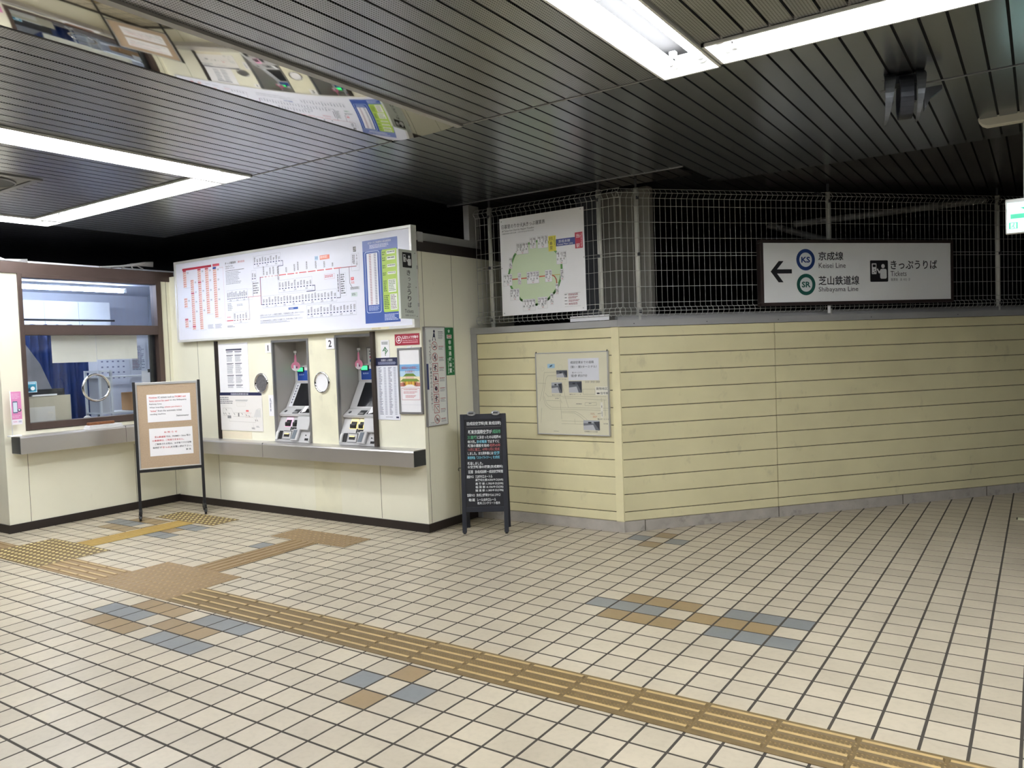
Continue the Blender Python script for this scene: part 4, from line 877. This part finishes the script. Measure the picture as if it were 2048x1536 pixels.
for i, v in enumerate((.155, .248, .333, .418, .502, .587, .672, .758)):
    rnd = i in (0, 1, 7); x = .117
    if rnd: p.hoop(x, v, .031, .036, RD)
    else: p.outline(x - .032, v - .034, x + .032, v + .034, .005, RD)
    if i == 1: p.disc(x + .006, v - .018, .006, FG, 2); p.line([(x + .004, v - .01), (x - .004, v + .004), (x + .01, v + .012), (x + .004, v + .024)], .008, FG, 2); p.line([(x - .014, v - .004), (x + .014, v)], .006, FG, 2); p.line([(x - .004, v + .004), (x - .016, v + .016)], .007, FG, 2)
    elif i == 0: p.line([(x - .014, v + .012), (x + .016, v + .004)], .008, FG, 2); p.line([(x + .004, v - .016), (x + .014, v - .006)], .004, FG, 2)
    elif i == 3: p.shape([(x - .018, v + .02), (x + .018, v + .02), (x + .004, v - .022)], FG, 2)
    elif i == 4: p.disc(x, v + .004, .018, FG, 2, 20); p.disc(x + .012, v - .016, .004, FG, 2, 10)
    elif i == 6: p.disc(x + .014, v - .016, .006, FG, 2, 12); p.outline(x - .016, v - .002, x + .004, v + .022, .002, '#8a8c9a', 2)
    elif i == 7: p.hoop(x - .012, v + .008, .009, .012, FG, 2, 18); p.hoop(x + .012, v + .008, .009, .012, FG, 2, 18); p.line([(x - .012, v + .008), (x + .002, v - .006), (x + .012, v + .008)], .003, FG, 2)
    else: p.disc(x + .002, v - .018, .006, FG, 2, 12); p.line([(x, v - .01), (x - .006, v + .02)], .012, FG, 2); p.line([(x - .018, v + .002), (x + .018, v - .01)], .007, FG, 2)
    p.line([(x - .024, v - .024), (x + .024, v + .024)], .005, RD, 3)
p.build('pictograms', r)
p = Pr(.812)
for i, v in enumerate((.05, .17, .262, .345, .432, .515, .60, .688, .768)): p.greek(.168, v - .012, .235, v - .004, 1, '#a04a54' if i else '#4a4e60', ragged=.1, fill=.7); p.greek(.168, v, .235, v + .022 + (.03 if i == 0 else 0), 3 if i else 6, '#9a9ca6')
p.text('京成電鉄', .03, .778, .08, .788, '#5a5c66'); p.build('small_print', r)
r = sign('green_sign', 'narrow green vertical emergency call sign beside the rules board', 'sign', (.577, 2.446, 1.672), (0, 1, 0), .112, .402, .004, mk('green_sign_face', (22, 112, 62), .45, noise=.03))
p = Pr(.402); p.shape([(.05 + (.017 if i % 2 == 0 else .010) * math.sin(PI * i / 5), .03 - (.017 if i % 2 == 0 else .010) * math.cos(PI * i / 5)) for i in range(10)], '#c8d8cc'); p.rect(.02, .06, .085, .092, '#d8dcd8'); p.rect(.032, .062, .075, .086, '#c04448', 2); p.text('通報', .036, .066, .071, .082, '#ffffff', 3)
p.vtext('非常通報装置', .056, .106, .036, .0475, '#f2f6f2', 2, bold=.02); p.greek(.022, .26, .03, .39, 1, '#d8e8dc', vert=True, fill=.9, ragged=0); p.vtext('東成田駅', .094, .262, .013, .033, '#e8f2ea', 2); p.build('lettering', r)

# ---- airport walking map on the yellow wall
r = sign('walking_map', 'wrinkled cream airport walking map under plastic on the yellow wall', 'map', (1.243, 2.792, 1.430), (1, 0, 0), .67, .672, .02, mk('map_cream', (226, 222, 196), .3, noise=.02), ALU, .008, .003)
# coordinates measured on the board: 1080 x 1230 units
Wm, Hm = .67, .672
def X(u): return (u - 245) / 1045 * Wm
def V(v): return (v - 190) / 1200 * Hm
p = Pr(Hm); p.rect(X(730), V(285), X(1165), V(600), '#e2e4ea'); LN = '#a9a68c'
p.text('成田空港までの道順', X(765), V(322), X(1095), V(360), '#3a3c44', bold=.006); p.text('（第1・第3ターミナル）', X(765), V(388), X(1135), V(424), '#3a3c44', bold=.006); p.text('第1ターミナル', X(785), V(476), X(930), V(500), '#4a4c52'); p.text('徒歩 約37分', X(768), V(512), X(1000), V(552), '#3a3c44', bold=.004); p.text('20 70 分', X(965), V(605), X(1175), V(638), '#9a9a92')
p.rect(X(428), V(355), X(535), V(415), '#a8cfe4', 2); p.line([(X(465), V(395)), (X(495), V(372))], .007, '#2a4a64', 3); p.line([(X(468), V(376)), (X(492), V(392))], .004, '#2a4a64', 3)
p.rect(X(1105), V(690), X(1285), V(810), '#eceadc'); p.text('貨物地区', X(1118), V(700), X(1275), V(738), '#3a3c40', bold=.004); p.text('信号機', X(1175), V(765), X(1285), V(800), '#3a3c40', bold=.004); p.rrect(X(1125), V(775), X(1165), V(795), .004, '#4a4c50', 2)
def photo(a, b, c, d, seed):
    random.seed(seed); p.rect(X(a), V(b), X(c), V(d), '#70747c', 2); p.rect(X(a), V(b), X(c), V(b) + (V(d) - V(b)) * .3, '#b4b8be' if seed % 2 else '#5a5e68', 3)
    m = V(b) + (V(d) - V(b)) * .55; p.shape([(X(a), V(d)), (X(a), m), (X(a) + (X(c) - X(a)) * .6, m - .008), (X(a) + (X(c) - X(a)) * .75, V(d))], '#c6c8cc', 3); p.shape([(X(c), V(b) + .008), (X(c), V(d)), (X(a) + (X(c) - X(a)) * .62, V(b) + .012)], '#3e424a', 4); p.rect(X(a) + (X(c) - X(a)) * .3, V(b) + .012, X(a) + (X(c) - X(a)) * .5, V(b) + .024, '#34383e', 5)
photo(557, 450, 715, 555, 2); photo(478, 625, 632, 780, 3); photo(733, 612, 918, 775, 4); photo(925, 1170, 1152, 1310, 5); random.seed(11)
p.text('第1ターミナル', X(557), V(570), X(698), V(590), '#3a3c40'); p.text('第1ターミナル前', X(485), V(800), X(612), V(818), '#4a4c50'); p.text('信号機', X(525), V(850), X(578), V(868), '#4a4c50'); p.text('第2ゲート', X(735), V(792), X(910), V(808), '#4a4c50'); p.text('第3ターミナル', X(1125), V(1138), X(1285), V(1162), '#3a3c40'); p.text('信号機', X(1205), V(1205), X(1265), V(1222), '#4a4c50'); p.text('空港第2ビル方面', X(935), V(1322), X(1120), V(1340), '#4a4c50')
for pts in ([(295, 900), (350, 690), (375, 480), (555, 475)], [(345, 840), (400, 560), (430, 525), (550, 525)], [(345, 840), (380, 960), (450, 1015), (1260, 1025)], [(360, 830), (400, 940), (470, 990), (1290, 995)], [(380, 780), (420, 830), (1250, 830)], [(640, 850), (1255, 880)], [(395, 890), (600, 895)], [(590, 840), (625, 930)], [(635, 660), (665, 800), (715, 990)], [(600, 900), (612, 1160)], [(610, 1045), (820, 1050), (890, 1090), (980, 1165)], [(610, 1065), (800, 1068), (870, 1110), (940, 1170)], [(610, 1185), (920, 1188)], [(610, 1225), (920, 1228)], [(800, 1150), (805, 1225)], [(320, 1000), (300, 1220)], [(1185, 850), (1195, 1130)], [(1225, 880), (1235, 1100)], [(280, 635), (390, 640)], [(930, 725), (1100, 725), (1100, 800), (935, 800), (930, 725)], [(955, 920), (1115, 915), (1115, 955), (955, 960), (955, 920)]): p.line([(X(a), V(b)) for a, b in pts], .0022, LN, 1)
for a, b, rr in ((350, 425, 28), (615, 405, 32), (695, 635, 30)): p.hoop(X(a), V(b), rr * Wm / 1045 - .002, rr * Wm / 1045, '#d0ccb0', 1, 24)
p.greek(X(830), V(932), X(910), V(948), 1, '#6a6c66', ragged=0); p.greek(X(1010), V(925), X(1045), V(940), 1, '#8a8c80', ragged=0); p.line([(X(1130), V(1075)), (X(1190), V(1065))], .003, '#6a6c66', 2); p.greek(X(1030), V(1065), X(1095), V(1090), 2, '#c2a080'); p.greek(X(1060), V(1105), X(1120), V(1140), 2, '#d8a884'); p.rect(X(1172), V(910), X(1205), V(1130), '#eceadc', 2); p.line([(X(1188), V(960)), (X(1188), V(985))], .004, '#4a4c50', 3); p.line([(X(1190), V(1040)), (X(1190), V(1110))], .003, '#4a4c50', 3); p.greek(X(490), V(1335), X(565), V(1345), 1, '#8a8a70', ragged=0)
p.build('map_print', r)
FILM = glass_mat('plastic_film')
_nt = FILM.node_tree; _n = _nt.nodes.new('ShaderNodeTexNoise'); _n.inputs['Scale'].default_value = 9; _b = _nt.nodes.new('ShaderNodeBump'); _b.inputs['Strength'].default_value = .6; _b.inputs['Distance'].default_value = .02
_tc = _nt.nodes.new('ShaderNodeTexCoord'); _nt.links.new(_tc.outputs['Object'], _n.inputs['Vector']); _nt.links.new(_n.outputs[0], _b.inputs['Height'])
for q in _nt.nodes:
    if q.bl_idname == 'ShaderNodeBsdfGlossy': _nt.links.new(_b.outputs[0], q.inputs['Normal']); q.inputs['Roughness'].default_value = .12
G().box(.006, Wm - .006, .006, Hm - .006, .0038, .0044, FILM).build('plastic_cover', r)
for x in (.005, Wm - .01): G().tube([(x, Hm + .008, -.01), (x + .006, Hm - .002, .004)], .004, BLACK, 6).build('hook', r)

# ================================================================== COUNTERS
def counter(x0, x1, y0, y1, z0, z1, name, label, seams, axis):
    r = root(name, label, 'counter', T((x0 + x1) / 2, (y0 + y1) / 2, z0)); X0, X1, Y0, Y1 = x0 - (x0 + x1) / 2, x1 - (x0 + x1) / 2, y0 - (y0 + y1) / 2, y1 - (y0 + y1) / 2; H = z1 - z0; q = .016
    if axis == 'x':
        prof = [(Y1, 0), (Y0, 0), (Y0, H - q), (Y0 + q * .3, H - q * .3), (Y0 + q, H), (Y1, H)]
        G().prism([(X0, a, b) for a, b in prof], (X1 - X0, 0, 0), STEEL).build('shell', r)
        for xx in (X0 - .001, X1 - .002): G().box(xx, xx + .003, Y0 + .006, Y1, .004, H - .006, STEELD).build('end_cap', r)
        g = G()
        for s in seams: g.box(s - (x0 + x1) / 2, s - (x0 + x1) / 2 + .003, Y0 - .0008, Y1, .002, H + .0006, STEELD)
    else:
        prof = [(X0, 0), (X1, 0), (X1, H - q), (X1 - q * .3, H - q * .3), (X1 - q, H), (X0, H)]
        G().prism([(a, Y0, b) for a, b in prof], (0, Y1 - Y0, 0), STEEL).build('shell', r)
        G().box(X0, X1 - .006, Y0 - .001, Y0 + .002, .004, H - .006, STEELD).build('end_cap', r)
        g = G()
        for s in seams: g.box(X0, X1 + .0008, s - (y0 + y1) / 2, s - (y0 + y1) / 2 + .003, .002, H + .0006, STEELD)
    g.build('seam', r)
counter(-2.42, .568, 1.995, YT, .553, .687, 'ticket_counter', 'long stainless steel counter ledge below the ticket machines', (-1.285,), 'x')
counter(XB, XB + .165, .545, 2.0, .705, .862, 'window_counter', 'stainless steel counter ledge below the ticket office window', (1.50,), 'y')
r = root('flag_stand', 'small pink advertising flag on a white pole at the left end of the window counter', 'flag', frame((XB + .085, .508, .862), (0, 1, 0)))
G().box(-.02, .075, 0, .012, -.03, .03, WHITE).build('base', r, bevel=.003); G().tube([(.012, .012, 0), (.012, .40, 0)], .004, WHITE, 8).build('pole', r)
g = G().box(.014, .098, .105, .395, -.0012, .0012, mk('pink_flag', (222, 140, 190), .6, noise=.03)); g.build('flag', r)
p = Pr(.395, .0013); p.rect(.014, .245, .098, .29, '#eeeaf2'); p.rrect(.026, .085, .066, .19, .005, '#5a6a8a'); p.rect(.03, .095, .062, .18, '#d8e4f0', 2); p.disc(.08, .165, .014, '#2a2c44', 2); p.disc(.078, .163, .008, '#e8e8ee', 3); p.greek(.02, .018, .092, .07, 4, '#e8b8d8', 1); p.text('PASMO', .024, .258, .058, .272, '#d070a0', 2); p.text('京成', .066, .256, .09, .274, '#4a5a9a', 2); p.greek(.02, .21, .09, .236, 2, '#e8b8d8'); p.build('flag_print', r)
r = root('paper_tray', 'stack of white folded sheets topped by a brown brush on the window counter', 'tray', T(XB + .10, 1.32, .862))
for k in range(4): G().box(-.05, .05, -.17 + .004 * k, .17 - .006 * k, .009 * k, .009 * k + .0075, WHITEP).build('folded_sheet', r, bevel=.002)
G().box(-.028, .02, -.15, .10, .036, .062, mk('brown_brush', (122, 78, 46), .8, noise=.25, scale=40, bump=.4, bscale=90)).build('brush', r, bevel=.006)
r = sign('window_sticker', 'small square blue and white sticker on the lower window pane', 'sticker', (XB - .0445, .708, 1.336), (0, 1, 0), .096, .098, .001, mk('sticker_blue', (206, 232, 244), .4))
p = Pr(.098); p.rrect(.005, .005, .091, .093, .006, '#5aaed0'); p.rect(.01, .03, .086, .088, '#2c8aa8', 2); p.disc(.06, .062, .018, '#f4f8fa', 3); p.greek(.012, .01, .084, .024, 2, '#eef8fc', 2, ragged=0); p.shape([(.012, .085), (.03, .05), (.045, .085)], '#1c4a6a', 3); p.build('print', r)

# ================================================================== STANDING BOARDS
M = frame((-2.336, 1.395, 0), (.291, .478, 0)); W = .566
r = root('notice_stand', 'beige cork notice board on black castered legs in front of the ticket office', 'notice stand', M @ T(0, 0, 0))
G().box(.014, W - .014, .468, 1.272, -.022, .0, CORK).build('cork_panel', r)
g = G().box(.012, W - .012, 1.262, 1.285, -.026, .006, ALU).box(.012, W - .012, .462, .474, -.026, .005, ALU).box(.012, .026, .474, 1.262, -.026, .005, ALU).box(W - .026, W - .012, .474, 1.262, -.026, .005, ALU); g.build('frame', r, bevel=.002)
for x in (0, W):
    G().box(x - .013, x + .013, .075, 1.292, -.026, .004, BLACK).build('upright', r, bevel=.003)
    ft = G().box(x - .012, x + .012, .062, .09, -.15, .13, BLACK).build('foot_bar', r, bevel=.003)
    for z in (-.135, .115):
        g = G(); g.tube([(x - .010, .024, z + .008), (x + .010, .024, z + .008)], .024, BLACK, 16, sm=False).box(x - .014, x - .011, .024, .062, z - .012, z + .014, BLACK).box(x + .011, x + .014, .024, .062, z - .012, z + .014, BLACK).box(x - .014, x + .014, .054, .064, z - .014, z + .014, BLACK); g.build('caster', ft)
G().box(.013, W - .013, .435, .460, -.024, .0, BLACK).build('lower_rail', r)
def notice(x0, x1, z0, z1, label, dz=0):
    return sign('notice_paper', label, 'notice', tuple((M @ Vector((x0, z1, .0015)))[:]), (.291, .478, 0), x1 - x0, z1 - z0, .001, WHITEP, group='papers on the cork board')
RD = '#c8303e'; BK = '#3c3e48'
q = notice(.105, .485, .906, 1.168, 'English notice sheet, the upper of two papers on the cork board'); p = Pr(.262)
for (v, segs) in ((.03, (('Notice:', RD, .02, .09), ('IC tickets such as', BK, .097, .238), ('PASMO and', RD, .245, .34))), (.062, (('Suica cannot be used', RD, .02, .19), ('on the Shibayama', BK, .197, .345))), (.094, (('Railway Line.', BK, .02, .13),)), (.126, (('When boarding,', BK, .02, .145), ('please purchase a', RD, .152, .30))), (.158, (('"ticket"', RD, .024, .082), ('from the automatic ticket', BK, .09, .30))), (.19, (('vending machine.', BK, .02, .16),)), (.212, (('Stationmaster', BK, .25, .36),))):
    for t, c, a, b in segs: p.text(t, a, v - .010, b, v + .007, c, bold=.012)
p.build('lettering', q)
q = notice(.110, .490, .583, .846, 'Japanese notice sheet, the lower of two papers on the cork board'); p = Pr(.263)
for (v, segs) in ((.042, (('お 知 ら せ', RD, .13, .245),)), (.084, (('芝山鉄道線', RD, .045, .14), ('では、PASMO・Suica 等の', BK, .145, .36))), (.118, (('IC乗車券は、', RD, .025, .13), ('ご利用できません。', RD, .14, .30))), (.152, (('ご乗車される際は、お手数ですが自動', BK, .045, .365),)), (.186, (('券売機で', BK, .025, .10), ('「きっぷ」', RD, .10, .18), ('をお買い求め下さい。', BK, .182, .365))), (.22, (('駅 長', BK, .315, .36),))):
    for t, c, a, b in segs: p.text(t, a, v - .010, b, v + .008, c, bold=.012)
p.build('lettering', q)

MB = frame((.862, 2.214, 0), (.326, .191, 0)) @ Matrix.Rotation(-math.radians(6.5), 4, 'X'); W = .372
r = root('chalkboard', 'black folding chalkboard with handwritten coloured text in front of the yellow wall', 'chalkboard', MB)
g = G().box(0, .034, .012, .962, -.022, .0, NAVYBLK).box(W - .034, W, .012, .962, -.022, .0, NAVYBLK).box(.034, W - .034, .918, .962, -.022, .0, NAVYBLK).box(.034, W - .034, .175, .215, -.022, .0, NAVYBLK); g.build('frame', r, bevel=.002)
G().box(.034, W - .034, .215, .918, -.016, -.006, mk('slate_black', (26, 27, 32), .65, noise=.15, scale=6)).build('slate', r)
MBK = Matrix.Translation((0, .955, -.022)) @ Matrix.Rotation(math.radians(13.0), 4, 'X') @ Matrix.Translation((0, -.955, 0))
G().box(0, .034, .0, .955, -.022, 0, NAVYBLK).box(W - .034, W, .0, .955, -.022, 0, NAVYBLK).box(.034, W - .034, .20, .23, -.02, -.002, NAVYBLK).box(.034, W - .034, .90, .955, -.02, -.002, NAVYBLK).build('back_frame', r, M=MBK)
for x in (.017, W - .017): G().tube([(x, .0, -.011), (x, .014, -.011)], .012, BLACK, 10).build('foot_cap', r)
G().tube([(-.002, .53, -.012), (-.02, .53, -.012), (-.024, .515, -.012), (-.016, .505, -.012)], .003, BLACK, 6).build('side_hook', r)
p = Pr(.962, -.0058); CW = '#dfe2e2'; CG = '#57a878'; CC = '#7cc6dc'; CR = '#b0605e'
def chalk(y, *segs, h=36):
    for t, c, a, b in segs: p.text(t, (a - 112) * .000655, (y - h / 2 - 122) * .000712, (b - 112) * .000655, (y + h / 2 - 122) * .000712, c, 2, bold=.018)
chalk(232, ('旧成田空港駅(現 東成田駅)', CW, 196, 620), h=46); p.line([(.05, .108), (.33, .105)], .0016, '#8a8488', 2)
chalk(325, ('新東京国際空港が', CW, 210, 505), ('成田市', CG, 512, 612), h=46); chalk(386, ('三里塚', CG, 200, 315), ('に決まったのは昭和41', CW, 320, 612), h=38)
chalk(436, ('年7月。', CW, 200, 305), ('京成電鉄', CC, 312, 440), ('ではすぐに', CW, 446, 595)); chalk(480, ('新線の建設を始め', CW, 202, 468), ('昭和45年', CR, 475, 605)); chalk(524, ('11月に着工、47年11月に完成', CR, 205, 595)); chalk(568, ('しました。また同年春には', CW, 200, 515), ('空港', CC, 522, 595)); chalk(616, ('専用特急「スカイライナー」を3編成', CC, 195, 592)); chalk(680, ('新造しました。', CW, 195, 385))
chalk(722, ('☆空港新線の概要(京成資料)', CW, 190, 628), h=40); chalk(776, ('区間', CW, 202, 258), ('京成成田駅－成田空港駅間', CW, 282, 628)); chalk(830, ('建設キロ', CW, 180, 264), ('7.297キロメートル', CW, 288, 498)); chalk(870, ('高架切土部:4.056キロ(56%)', CW, 286, 630), h=32); chalk(912, ('高 架 部 :1.702キロ(23%)', CW, 286, 630), h=32); chalk(950, ('橋 梁 部 :0.156キロ(2%)', CW, 286, 628), h=32); chalk(988, ('隧 道 部 :1.383キロ(19%)', CW, 286, 628), h=32); chalk(1038, ('営業キロ', CW, 180, 272), ('京成上野駅から61.2キロ', CW, 294, 588), h=34); chalk(1090, ('軌道', CW, 198, 276), ('レール:50キロレール', CW, 304, 534), h=34); chalk(1128, ('枕木:コンクリート枕木', CW, 304, 584), h=32)
p.build('chalk_writing', r)
for a, lb in ((.095, 'clear plastic clip on the top edge of the chalkboard, the left one'), (.292, 'clear plastic clip on the top edge of the chalkboard, the right one')):
    c = MB @ Vector((a, .958, .002)); q = root('clip', lb, 'clip', MB @ T(a, .966, .012), 'clips on the chalkboard top')
    CL = mk('clear_plastic', (206, 210, 216), .1, metal=.55, noise=.25, scale=40)
    G().ball((0, .0, .004), .036, .020, .016, CL).build('clip_body', q); G().box(-.02, .02, -.006, .008, .012, .022, STEELD).build('clip_lever', q)

# ================================================================== TICKET OFFICE INTERIOR (seen through the window)
OW = mk('office_wall', (224, 228, 237), .6, noise=.03); 
g = G().box(-5.9, -5.8, .6, 4.6, 0, 2.42, OW).box(-5.9, XB - .1, 4.5, 4.6, 0, 2.42, OW).box(-5.9, XB - .101, YB0 + .1, YB0 + .12, 0, 2.42, OW)
g.box(XB - .105, XB - .1, 2.25, 4.5, 0, 2.42, OW)
struct(g.build('wall_office', base=False))
struct(G().box(-5.9, XB - .1, YB0 + .1, YT + .05, 2.42, 2.44, OW).box(-5.9, XB - .1, YT + .05, 4.6, 2.42, 2.44, OW).build('ceiling_office', base=False))
r = root('office_lamp', 'lit fluorescent batten seen through the upper window pane', 'lamp', T(-4.6, 1.66, 2.36))
G().tube([(0, -.98, 0), (0, .98, 0)], .017, TUBEO, 12).build('tube', r); G().box(-.05, .05, -1.0, 1.0, .03, .058, WHITE).build('batten', r)
for s in (-1, 1): G().box(-.015, .015, s * 1.0 - .02, s * 1.0 + .02, -.018, .04, WHITE).build('lamp_holder', r)
r = root('wall_cabinet', 'long white overhead cabinet inside the office under the lamp', 'cabinet', T(-5.55, 2.25, 1.92)); CW2 = mk('cabinet_white', (222, 224, 222), .5, noise=.02)
G().box(-.22, .22, -.62, .62, 0, .36, CW2).build('body', r)
for y in (-.62, -.20, .21): G().box(.22, .232, y + .004, y + .40, .004, .352, CW2).build('door', r)
r = root('office_pipe', 'grey vertical pipes on the office back wall', 'pipe', T(-5.6, 3.6, 0))
for dy in (0, .12, .34): G().tube([(0, dy, 0), (0, dy, 2.41)], .035, mk('pipe_grey', (176, 182, 192), .4), 12).build('pipe', r)
BLU = mk('blue_curtain_cloth', (46, 76, 142), .55, noise=.2, scale=7, bump=.2, bscale=20)
g = G(); n = 60; vs = []
for i in range(n + 1):
    y = .92 + 1.14 * i / n
    for z in (.3, .9, 1.5, 1.93): vs.append((-4.4 + .035 * math.sin(i * 1.25) + .02 * math.sin(i * .4 + z * 2), y, z + (.012 * math.sin(i * .9) if z > 1.8 else 0)))
g.add(vs, [(i * 4 + k, i * 4 + 4 + k, i * 4 + 5 + k, i * 4 + 1 + k) for i in range(n) for k in range(3)], BLU, True)
o = g.build('curtain'); md = o.modifiers.new('solid', 'SOLIDIFY'); md.thickness = .006; tag(o, 'deep blue curtain hanging inside the ticket office', 'curtain')
tag(G().tube([(-4.4, .62, 1.99), (-4.4, 2.4, 1.99)], .012, STEELD, 8).build('curtain_rod'), 'thin rod carrying the blue curtain', 'rod')
r = root('window_blind', 'white paper blind lowered behind the top of the lower pane', 'blind', T(XB - .12, 1.41, 1.50)); BL = mk('blind_white', (232, 230, 216), .6, noise=.03)
G().box(-.004, 0, -.42, -.002, .0, .262, BL).build('left_sheet', r); G().box(-.004, 0, .002, .42, .02, .262, BL).build('right_sheet', r); G().tube([(-.004, -.43, .265), (-.004, .43, .265)], .008, ALU, 8).build('rail', r)
r = root('desk_screen', 'beige desk screen standing inside the lower left of the window', 'screen', T(XB - .16, .97, .895)); BG = mk('beige_board', (186, 180, 158), .6, noise=.04)
G().box(-.012, .0, -.22, .185, 0, .30, BG).build('panel', r); G().box(0, .006, -.22, .035, .0, .20, mk('pale_card_board', (208, 206, 196), .6)).build('card', r); G().box(-.012, .008, -.16, .06, .30, .315, WHITE).build('top_strip', r)
r = root('office_machine', 'dark grey office machine with a sloping pale side panel behind the desk screen', 'machine', T(-3.85, 1.25, 0))
G().prism([(0, -.55, .7), (0, .25, .7), (0, .22, .98), (0, .02, 1.50), (0, -.14, 1.75), (0, -.55, 1.85)], (.03, 0, 0), mk('pale_grey_panel', (178, 178, 180), .5, noise=.08)).build('side_panel', r)
G().box(.03, .12, -.28, .2, .80, 1.24, mk('machine_dark', (66, 66, 68), .5, noise=.15, scale=14)).build('dark_front', r); G().box(-.2, .12, -.55, .25, 0, .7, mk('machine_dark', (66, 66, 68))).build('base', r)
r = root('storage_rack', 'white wire storage rack holding boxes inside the right half of the window', 'rack', T(-3.6, 2.0, .55)); RW = mk('rack_white', (226, 232, 236), .4)
for y in (-.32, -.20): 
    for x in (-.14, .14): G().box(x - .011, x + .011, y - .011, y + .011, 0, .86, RW).build('post', r)
for z in (0.02, .40, .78): G().box(-.15, .15, -.33, .52, z, z + .014, RW).build('shelf', r)
for x in (-.14, .14): G().box(x - .008, x + .008, .49, .51, 0, .80, RW).build('post', r)
G().box(-.145, .145, -.325, -.19, .84, .86, RW).build('top_rail', r)
G().box(-.12, .12, -.30, -.21, .40, .78, mk('clear_sleeve', (196, 200, 206), .3)).build('sleeve', r)
CB = mk('cardboard_brown', (176, 136, 92), .8, noise=.08)
tag(G().box(-3.67, -3.45, 2.02, 2.30, .966, 1.16, CB).build('cardboard_box', bevel=.004), 'brown cardboard box on the middle shelf of the white rack', 'box')
for i, c in enumerate(((40, 48, 60), (190, 196, 210), (58, 76, 128), (206, 204, 198), (116, 92, 70), (90, 110, 160))):
    tag(G().box(-3.67, -3.48, 2.02 + i * .045, 2.055 + i * .045, .586, .80 - .02 * (i % 3), mk('binder_%d' % i, c, .6)).build('binder'), ['charcoal binder, first in the row on the low rack shelf', 'pale grey binder, second in the row on the low rack shelf', 'navy binder, third in the row on the low rack shelf', 'off-white binder, fourth in the row on the low rack shelf', 'brown binder, fifth in the row on the low rack shelf', 'mid blue binder, last in the row on the low rack shelf'][i], 'binder', 'binders in the office rack')
def wallsheet(y0, y1, z0, z1, name, label, kind):
    q = sign(name, label, 'notice', (-4.86, y0, z1), (0, 1, 0), y1 - y0, z1 - z0, .004, mk('office_sheet', (224, 228, 238), .6)); p = Pr(z1 - z0); W_ = y1 - y0; H_ = z1 - z0
    if kind == 0:
        for i in range(5):
            for j in range(4): p.rect(W_ * (.1 + .17 * i), H_ * (.12 + .2 * j), W_ * (.16 + .17 * i), H_ * (.17 + .2 * j), '#7a80a0')
    elif kind == 1: p.greek(.02, .03, W_ - .02, H_ * .8, 16, '#8088a4'); p.greek(.02, H_ * .3, W_ * .6, H_ * .75, 10, '#9a6a8a', 2)
    else: p.greek(.02, .03, W_ - .02, H_ - .03, 6, '#9aa0b4')
    p.build('print', q)
g = G().box(-4.95, -4.87, 2.30, 3.5, .6, 1.80, OW); tag(g.build('notice_partition'), 'pale blue-grey partition carrying papers inside the office', 'partition')
wallsheet(2.42, 2.82, 1.22, 1.56, 'calendar_sheet', 'calendar-like sheet on the office partition below the blind', 0); wallsheet(2.84, 3.05, 1.30, 1.73, 'wall_sheet', 'densely printed white sheet with purple columns on the office partition', 1); wallsheet(3.10, 3.30, 1.35, 1.62, 'wall_sheet', 'plain pale sheet at the right end of the office partition', 2)
r = root('clipboard', 'clipboard of white paper hanging over the rack in the office', 'clipboard', frame((-3.36, 2.09, 1.17), (0, 1, 0))); G().box(0, .2, 0, .22, -.006, 0, WHITEP).build('paper', r); G().box(.07, .12, .2, .235, -.004, .01, BLACK).build('clip', r)
r = root('tape_dispenser', 'black tape dispenser with a white roll on the office desk behind the pane', 'tape dispenser', T(XB - .2, 1.28, .89)); G().box(-.03, .03, -.10, .06, 0, .05, BLACK).build('body', r, bevel=.006); G().ring((0, .045, .045), .03, .012, WHITE, 'x', 24, 6).build('tape_roll', r)
tag(G().box(-3.40, XB - .105, .63, 2.2, .84, .89, mk('desk_top', (120, 110, 100), .5, noise=.05)).build('office_desk'), 'brown desk top behind the ticket window', 'desk')
# ---- cables on top of the booth
CBL = mk('grey_cable', (150, 150, 150), .5, noise=.08)
r = root('cable_bundle', 'loose grey cables on the booth beam at the left frame edge', 'cable', T(-2.95, .5, 2.41))
for i in range(3): G().tube([(-.25 - .03 * i, -.35, .16 + .02 * i), (-.1, -.1 + .02 * i, .09 + .015 * i), (.0, .06 + .03 * i, .025), (.02, .3, .012 + .012 * i)], .008, CBL, 8).build('cable', r)
r = root('cable_bundle', 'grey cables lying along the booth roof near the inner corner', 'cable', T(-2.86, 1.75, 2.412))
for i in range(5): G().tube([(-.05 + .02 * i, -.3 + .1 * i, .012), (0.0, -.1 + .03 * i, .03 + .008 * i), (.01 + .01 * i, .1, .05 + .006 * i), (.05, .2, .045 + .01 * i)], .009, CBL, 8).build('cable', r)
for a in list(bpy.data.objects):
    if a.name.startswith('lettering_source'): bpy.data.objects.remove(a)
